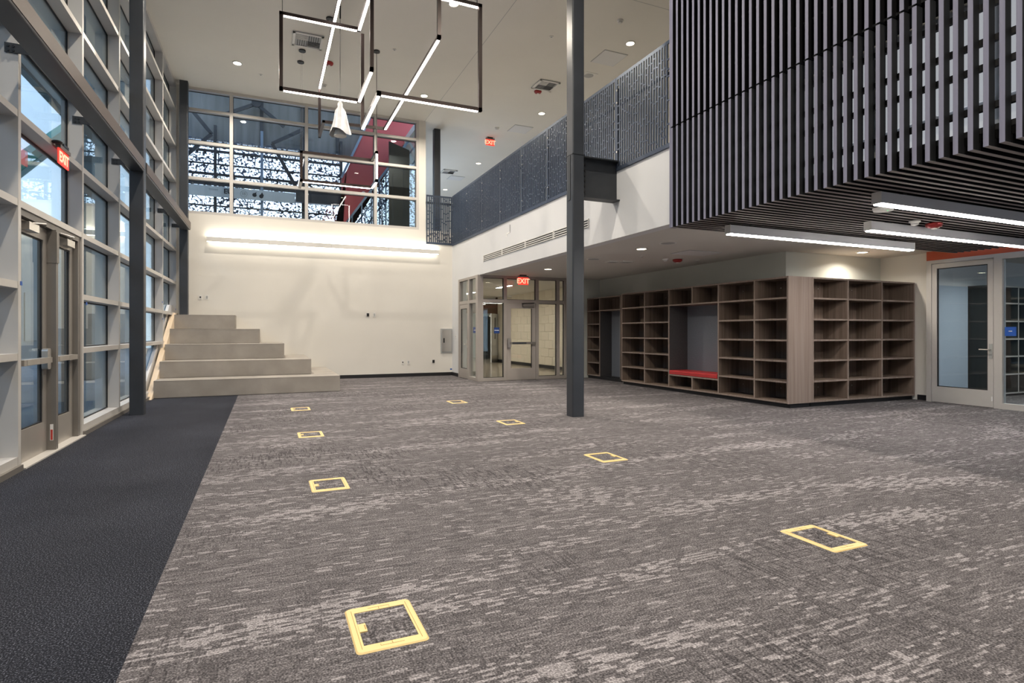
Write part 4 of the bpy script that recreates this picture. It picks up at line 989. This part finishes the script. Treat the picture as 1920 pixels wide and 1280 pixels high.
smoke(7.68, 4.66, 2.76, 'white smoke detector among the ceiling slats beside the red alarm')
sprink(5.63, 10.85, ZC, 'small white sprinkler plate in the high ceiling left of the lone column')
sprink(8.49, 9.59, ZS, 'small white dome on the low ceiling next to the bookcase wall')
sprink(6.99, 9.50, ZS, 'small white sprinkler plate on the low ceiling behind the downlight')
sprink(2.66, 12.75, ZC, 'round sprinkler plate in the high ceiling beside the cable canopy')
sprink(-0.10, 15.3, ZC, 'small white sprinkler plate in the high ceiling near the steps downlight')
access(7.30, 11.18, ZC, 0.62, 0.62, 'square white access panel over the balcony near the lone column')
access(7.31, 16.2, ZC, 0.62, 0.62, 'square white access panel over the balcony near the exit sign')
access(7.20, 22.4, ZC, 0.60, 0.60, 'square white access panel far along the upper passage')
access(7.66, 8.69, ZS, 0.80, 0.54, 'white access panel in the low ceiling before the bookcase')
speaker(7.33, 12.13, ZC, 'square white ceiling speaker just right of the lone column', True)
speaker(6.35, 7.90, ZS, 'round white ceiling speaker in the low ceiling near the slats')
speaker(6.31, 10.25, ZS, 'round white ceiling speaker in the low ceiling behind the lone column')
wf = empty('wireless_unit', (6.55, 4.32, 2.735)); MB().cyl((6.55, 4.32, 2.725), 0.10, 0.034, 2, 24, 0.11).build('body', 'white_plastic', wf); MB().cyl((6.55, 4.27, 2.721), 0.006, 0.005, 2, 8).build('status_light', 'led_green', wf)
T(wf, 'white round wireless unit with a green light under the slats', 'wireless unit')
for (x, y, lab) in ((6.93, 10.47, 'small white vent wing in the low ceiling, left one'), (7.19, 10.36, 'small white vent wing in the low ceiling, right one')):
    o = empty('ceiling_vent', (x, y, ZS)); MB().box(x - 0.14, x + 0.14, y - 0.10, y + 0.10, ZS - 0.02, ZS - 0.0005).build('frame', 'white_plastic', o)
    MB().box(x - 0.11, x + 0.11, y - 0.07, y + 0.07, ZS - 0.024, ZS - 0.02).build('grille', 'grey_plastic', o); T(o, lab, 'vent')

# exit signs
def exit_sign(x, y, ztop, rotz, label, w=0.30, h=0.20, mount='top'):
    o = empty('exit_sign', (x, y, ztop)); o.rotation_euler = (0, 0, rotz)
    MB().box(x - 0.09, x + 0.09, y - 0.03, y + 0.03, ztop - 0.03, ztop - 0.0005).build('canopy', 'black_plastic', o)
    MB().box(x - w / 2, x + w / 2, y - 0.025, y + 0.025, ztop - 0.07, ztop - 0.03).build('housing', 'aluminium_dark', o)
    MB().box(x - w / 2, x + w / 2, y - 0.006, y + 0.006, ztop - 0.07 - h, ztop - 0.07).build('panel', 'exit_red', o)
    text('lettering', 'EXIT', h * 0.92, 'exit_glow', o, (x, y - 0.008, ztop - 0.075 - h / 2), (PI / 2, 0, 0), bold=0.004)
    T(o, label, 'exit sign'); return o
exit_sign(6.35, 13.88, ZS, 0.0, 'red EXIT sign hanging in front of the vestibule')
exit_sign(6.72, 17.27, ZC, 0.0, 'red exit sign hanging from the high ceiling over the balcony')
es = exit_sign(-2.12, 8.02, 3.46, PI / 2, 'red exit sign fixed to the transom above the entrance doors', 0.36, 0.17)
MB().lathe((-2.33, 8.02, 3.44), [(0.02, -0.02), (0.05, -0.015), (0.055, 0.0), (0.04, 0.012), (0.01, 0.016)], 16).build('sensor', 'black_plastic', es)

# ------------------------------------------------------------------ light loops
TB = 0.058
def loop(name, label, segs, loc, cables=()):
    """segs: (p, q, lit) with lit None / 'down' / 'left' - square tubes with a glowing lens on one side"""
    o = empty(name, loc)
    for p, q, lit in segs:
        p = Vector(p); q = Vector(q); d = (q - p).normalized()
        MB().bar(p - d * TB / 2, q + d * TB / 2, TB, TB).build('tube', 'bronze_bar', o)
        if not lit: continue
        off = {'down': Vector((0, 0, -1)), 'left': Vector((-1, 0, 0)), 'front': Vector((0, -1, 0)), 'back': Vector((0, 1, 0))}[lit]
        a = p + d * 0.04 + off * (TB / 2 + 0.004); b = q - d * 0.04 + off * (TB / 2 + 0.004)
        if lit == 'down': MB().bar(a, b, 0.044, 0.012).build('lens', 'tube', o)
        else:
            m = MB(); w = 0.022
            if lit == 'left': m.box(a.x - .006, a.x + .006, a.y - w, a.y + w, a.z, b.z)
            else: m.box(a.x - w, a.x + w, a.y - .006, a.y + .006, a.z, b.z)
            m.build('lens', 'tube', o)
    for i, (x, y, z) in enumerate(cables):
        MB().tube([(x, y, z), (x, y, ZC - 0.02)], 0.006 if i == 0 else 0.0015, 6).build('cable', 'black_plastic' if i == 0 else 'grey_plastic', o)
        MB().cyl((x, y, ZC - 0.03), 0.075, 0.0295, 2, 18).build('canopy', 'black_plastic', o)
    return T(o, label, 'pendant light', 'tube light loops')
z1, z0 = 6.775, 5.49; xa, xb, yf, yn = 0.25, 1.55, 10.5, 9.16
loop('light_loop', 'folded square light loop on the left of the cluster, hung from black cables', [((xa, yf, z1), (xb, yf, z1), 'down'), ((xb, yf, z1), (xb, yn, z1), 'down'), ((xb, yn, z1), (xb, yn, z0), None),
     ((xb, yn, z0), (xb, yf, z0), 'down'), ((xb, yf, z0), (xa, yf, z0), 'down'), ((xa, yf, z0), (xa, yf, z1), None)], (0.9, 9.9, z0), ((xa + 0.02, yf, z1), (xb, yn, z1)))
zb, zt2, xr, yq = 5.01, 6.73, 3.27, 8.87; xg, zg, yr = 2.568, 6.07, 13.36; xl = 1.20; zl = 6.03; yl = 14.40; zu = 7.20
loop('light_loop', 'largest folded light loop, its long tube running to the back windows', [((xb + 0.06, yf, zt2 - 0.06), (xb + 0.06, yf, zb), None), ((xb + 0.06, yf, zb), (xb + 0.06, yq, zb), 'down'), ((xb + 0.06, yq, zb), (xr, yq, zb), 'down'),
     ((xr, yq, zb), (xr, yq, zt2), 'back'), ((xr, yq, zt2), (xg, yq, zt2), 'down'), ((xg, yq, zt2), (xg, yq, zg), 'back'), ((xg, yq, zg), (xg, yr, zg), 'down'),
     ((xg, yr, zg), (xl, yr, zl), None), ((xl, yr, zl), (xl, yl, zl), None), ((xl, yl, zl), (xl, yl, zu), None), ((xl, yl, zu), (xl, 9.0, zu), 'down')], (2.2, 11.0, zb), ((xr - 0.05, yq, zt2), (xl, 12.0, zu)))
lx0, lx1, ly0, ly1, lz0, lz1 = 0.745, 2.305, 12.98, 13.615, 4.735, 5.37
loop('light_loop', 'lowest light loop hanging in front of the high windows', [((lx1, ly0, lz0), (lx1, ly0, lz1), 'front'), ((lx1, ly0, lz1), (lx1, ly1, lz1), None), ((lx1, ly1, lz1), (lx0, ly1, lz1), None),
     ((lx0, ly1, lz1), (lx0, ly1, lz0), None), ((lx0, ly1, lz0), (lx1, ly1, lz0), 'down'), ((lx1, ly1, lz0), (lx1, ly0, lz0), 'down'), ((lx0, ly1, lz0), (lx0, 14.25, lz0), None)], (1.5, 13.3, lz0),
     ((lx1, ly0, lz1), (lx0 + 0.02, ly1, lz1), (lx0 + 0.02, 14.2, lz0)))
# bagged pendant
bg = empty('wrapped_pendant', (1.335, 11.44, 5.2))
cx, cy = 1.335, 11.44
vs = []; rings = [(0.02, 5.80), (0.05, 5.74), (0.045, 5.68), (0.10, 5.60), (0.13, 5.45), (0.165, 5.30), (0.20, 5.18)]
m = MB(); nn = 18
for r, z in rings:
    for i in range(nn):
        t = 2 * PI * i / nn; k = 1 + 0.10 * math.sin(3 * t + z * 5) + 0.06 * math.sin(7 * t)
        m.v.append((cx + r * k * math.cos(t), cy + r * k * math.sin(t), z + (0.05 * math.sin(2 * t) if z < 5.2 else 0)))
for j in range(len(rings) - 1):
    for i in range(nn): m.f.append((j * nn + i, j * nn + (i + 1) % nn, (j + 1) * nn + (i + 1) % nn, (j + 1) * nn + i))
m.f.append(tuple(range(nn))); m.smooth = True
m.build('plastic_wrap', 'plastic_bag', bg)
MB().cyl((cx, cy, 5.12), 0.12, 0.10, 2, 20, 0.10).build('lamp_mouth', 'grey_plastic', bg)
MB().tube([(cx, cy, 5.79), (cx, cy, ZC - 0.02)], 0.005, 6).build('cable', 'black_plastic', bg)
MB().cyl((cx, cy, 7.40), 0.015, 0.25, 2, 8).build('cable_grip', 'black_plastic', bg)
T(bg, 'pendant lamp wrapped in white plastic among the light loops', 'pendant light')

# ------------------------------------------------------------------ floor boxes
def floor_box(x, y, label, flip=False):
    """yellow frame around a carpet inlay; local size 0.31 x 0.41"""
    o = empty('floor_box', (x, y, 0)); hx, hy, fw = 0.155, 0.205, 0.052; r = 0.022
    def rr(hx_, hy_, r_):
        p = []
        for sx_, sy_, s in ((1, 1, 0), (-1, 1, 1), (-1, -1, 2), (1, -1, 3)):
            for k in range(5):
                t = PI / 2 * s + PI / 2 * k / 4; p.append((x + sx_ * (hx_ - r_) + r_ * math.cos(t), y + sy_ * (hy_ - r_) + r_ * math.sin(t)))
        return p
    outer = rr(hx, hy, r); outer2 = rr(hx - 0.006, hy - 0.006, r); inner = rr(hx - fw * 0.72, hy - fw * 1.05, 0.003)
    n = len(outer); m = MB()
    m.v = [(p[0], p[1], 0.0005) for p in outer] + [(p[0], p[1], 0.006) for p in outer2] + [(p[0], p[1], 0.006) for p in inner] + [(p[0], p[1], 0.0005) for p in inner]
    for i in range(n):
        j = (i + 1) % n
        m.f += [(i, j, n + j, n + i), (n + i, n + j, 2 * n + j, 2 * n + i), (2 * n + i, 2 * n + j, 3 * n + j, 3 * n + i)]
    m.build('frame', 'yellow_frame', o)
    s = 1 if flip else -1
    ix, iy = hx - fw * 0.72, hy - fw * 1.05
    MB().box(x - ix, x + ix, y - iy, y + iy, 0.0005, 0.003).build('carpet_inlay', 'carpet_main', o)
    tb = MB().box(x + s * ix, x + s * (ix - 0.034), y - 0.036, y + 0.036, 0.003, 0.0085).build('pull_tab', 'yellow_frame', o)
    MB().box(x + s * (ix - 0.031), x + s * (ix - 0.026), y - 0.020, y + 0.020, 0.0085, 0.0090).build('tab_slot', 'frame_line', tb)
    for sy_ in (1, -1):
        MB().box(x - 0.05, x + 0.05, y + sy_ * (hy - 0.030) - 0.0012, y + sy_ * (hy - 0.030) + 0.0012, 0.006, 0.0066).build('flap_line', 'frame_line', o)
        MB().box(x - 0.0015, x + 0.0015, y + sy_ * (hy - 0.030), y + sy_ * (hy - 0.052), 0.006, 0.0066).build('flap_line', 'frame_line', o)
        MB().box(x + sy_ * 0.05 - 0.001, x + sy_ * 0.05 + 0.001, y + sy_ * (hy - 0.030), y + sy_ * (hy - 0.045), 0.006, 0.0066).build('flap_line', 'frame_line', o)
    for sx_ in (1, -1): MB().box(x + sx_ * (hx - 0.027) - 0.0012, x + sx_ * (hx - 0.027) + 0.0012, y - hy + 0.03, y + hy - 0.03, 0.006, 0.0066).build('hinge_line', 'frame_line', o)
    T(o, label, 'floor box', 'yellow floor boxes in the carpet')
for (x, y, fl, lab) in ((0.50, 2.60, False, 'yellow framed floor box nearest the camera, at the bottom of the picture'), (0.51, 5.18, False, 'yellow floor box second nearest in the left row'),
                    (0.54, 7.80, False, 'yellow floor box third in the left row'), (0.56, 10.45, False, 'yellow floor box farthest in the left row, before the concrete steps'),
                    (3.30, 2.57, True, 'yellow floor box nearest in the right row, at lower right'), (3.31, 5.14, True, 'yellow floor box second in the right row'),
                    (3.31, 7.68, True, 'yellow floor box left of the lone column'), (3.34, 10.32, True, 'yellow floor box farthest in the right row')):
    floor_box(x, y, lab, fl)
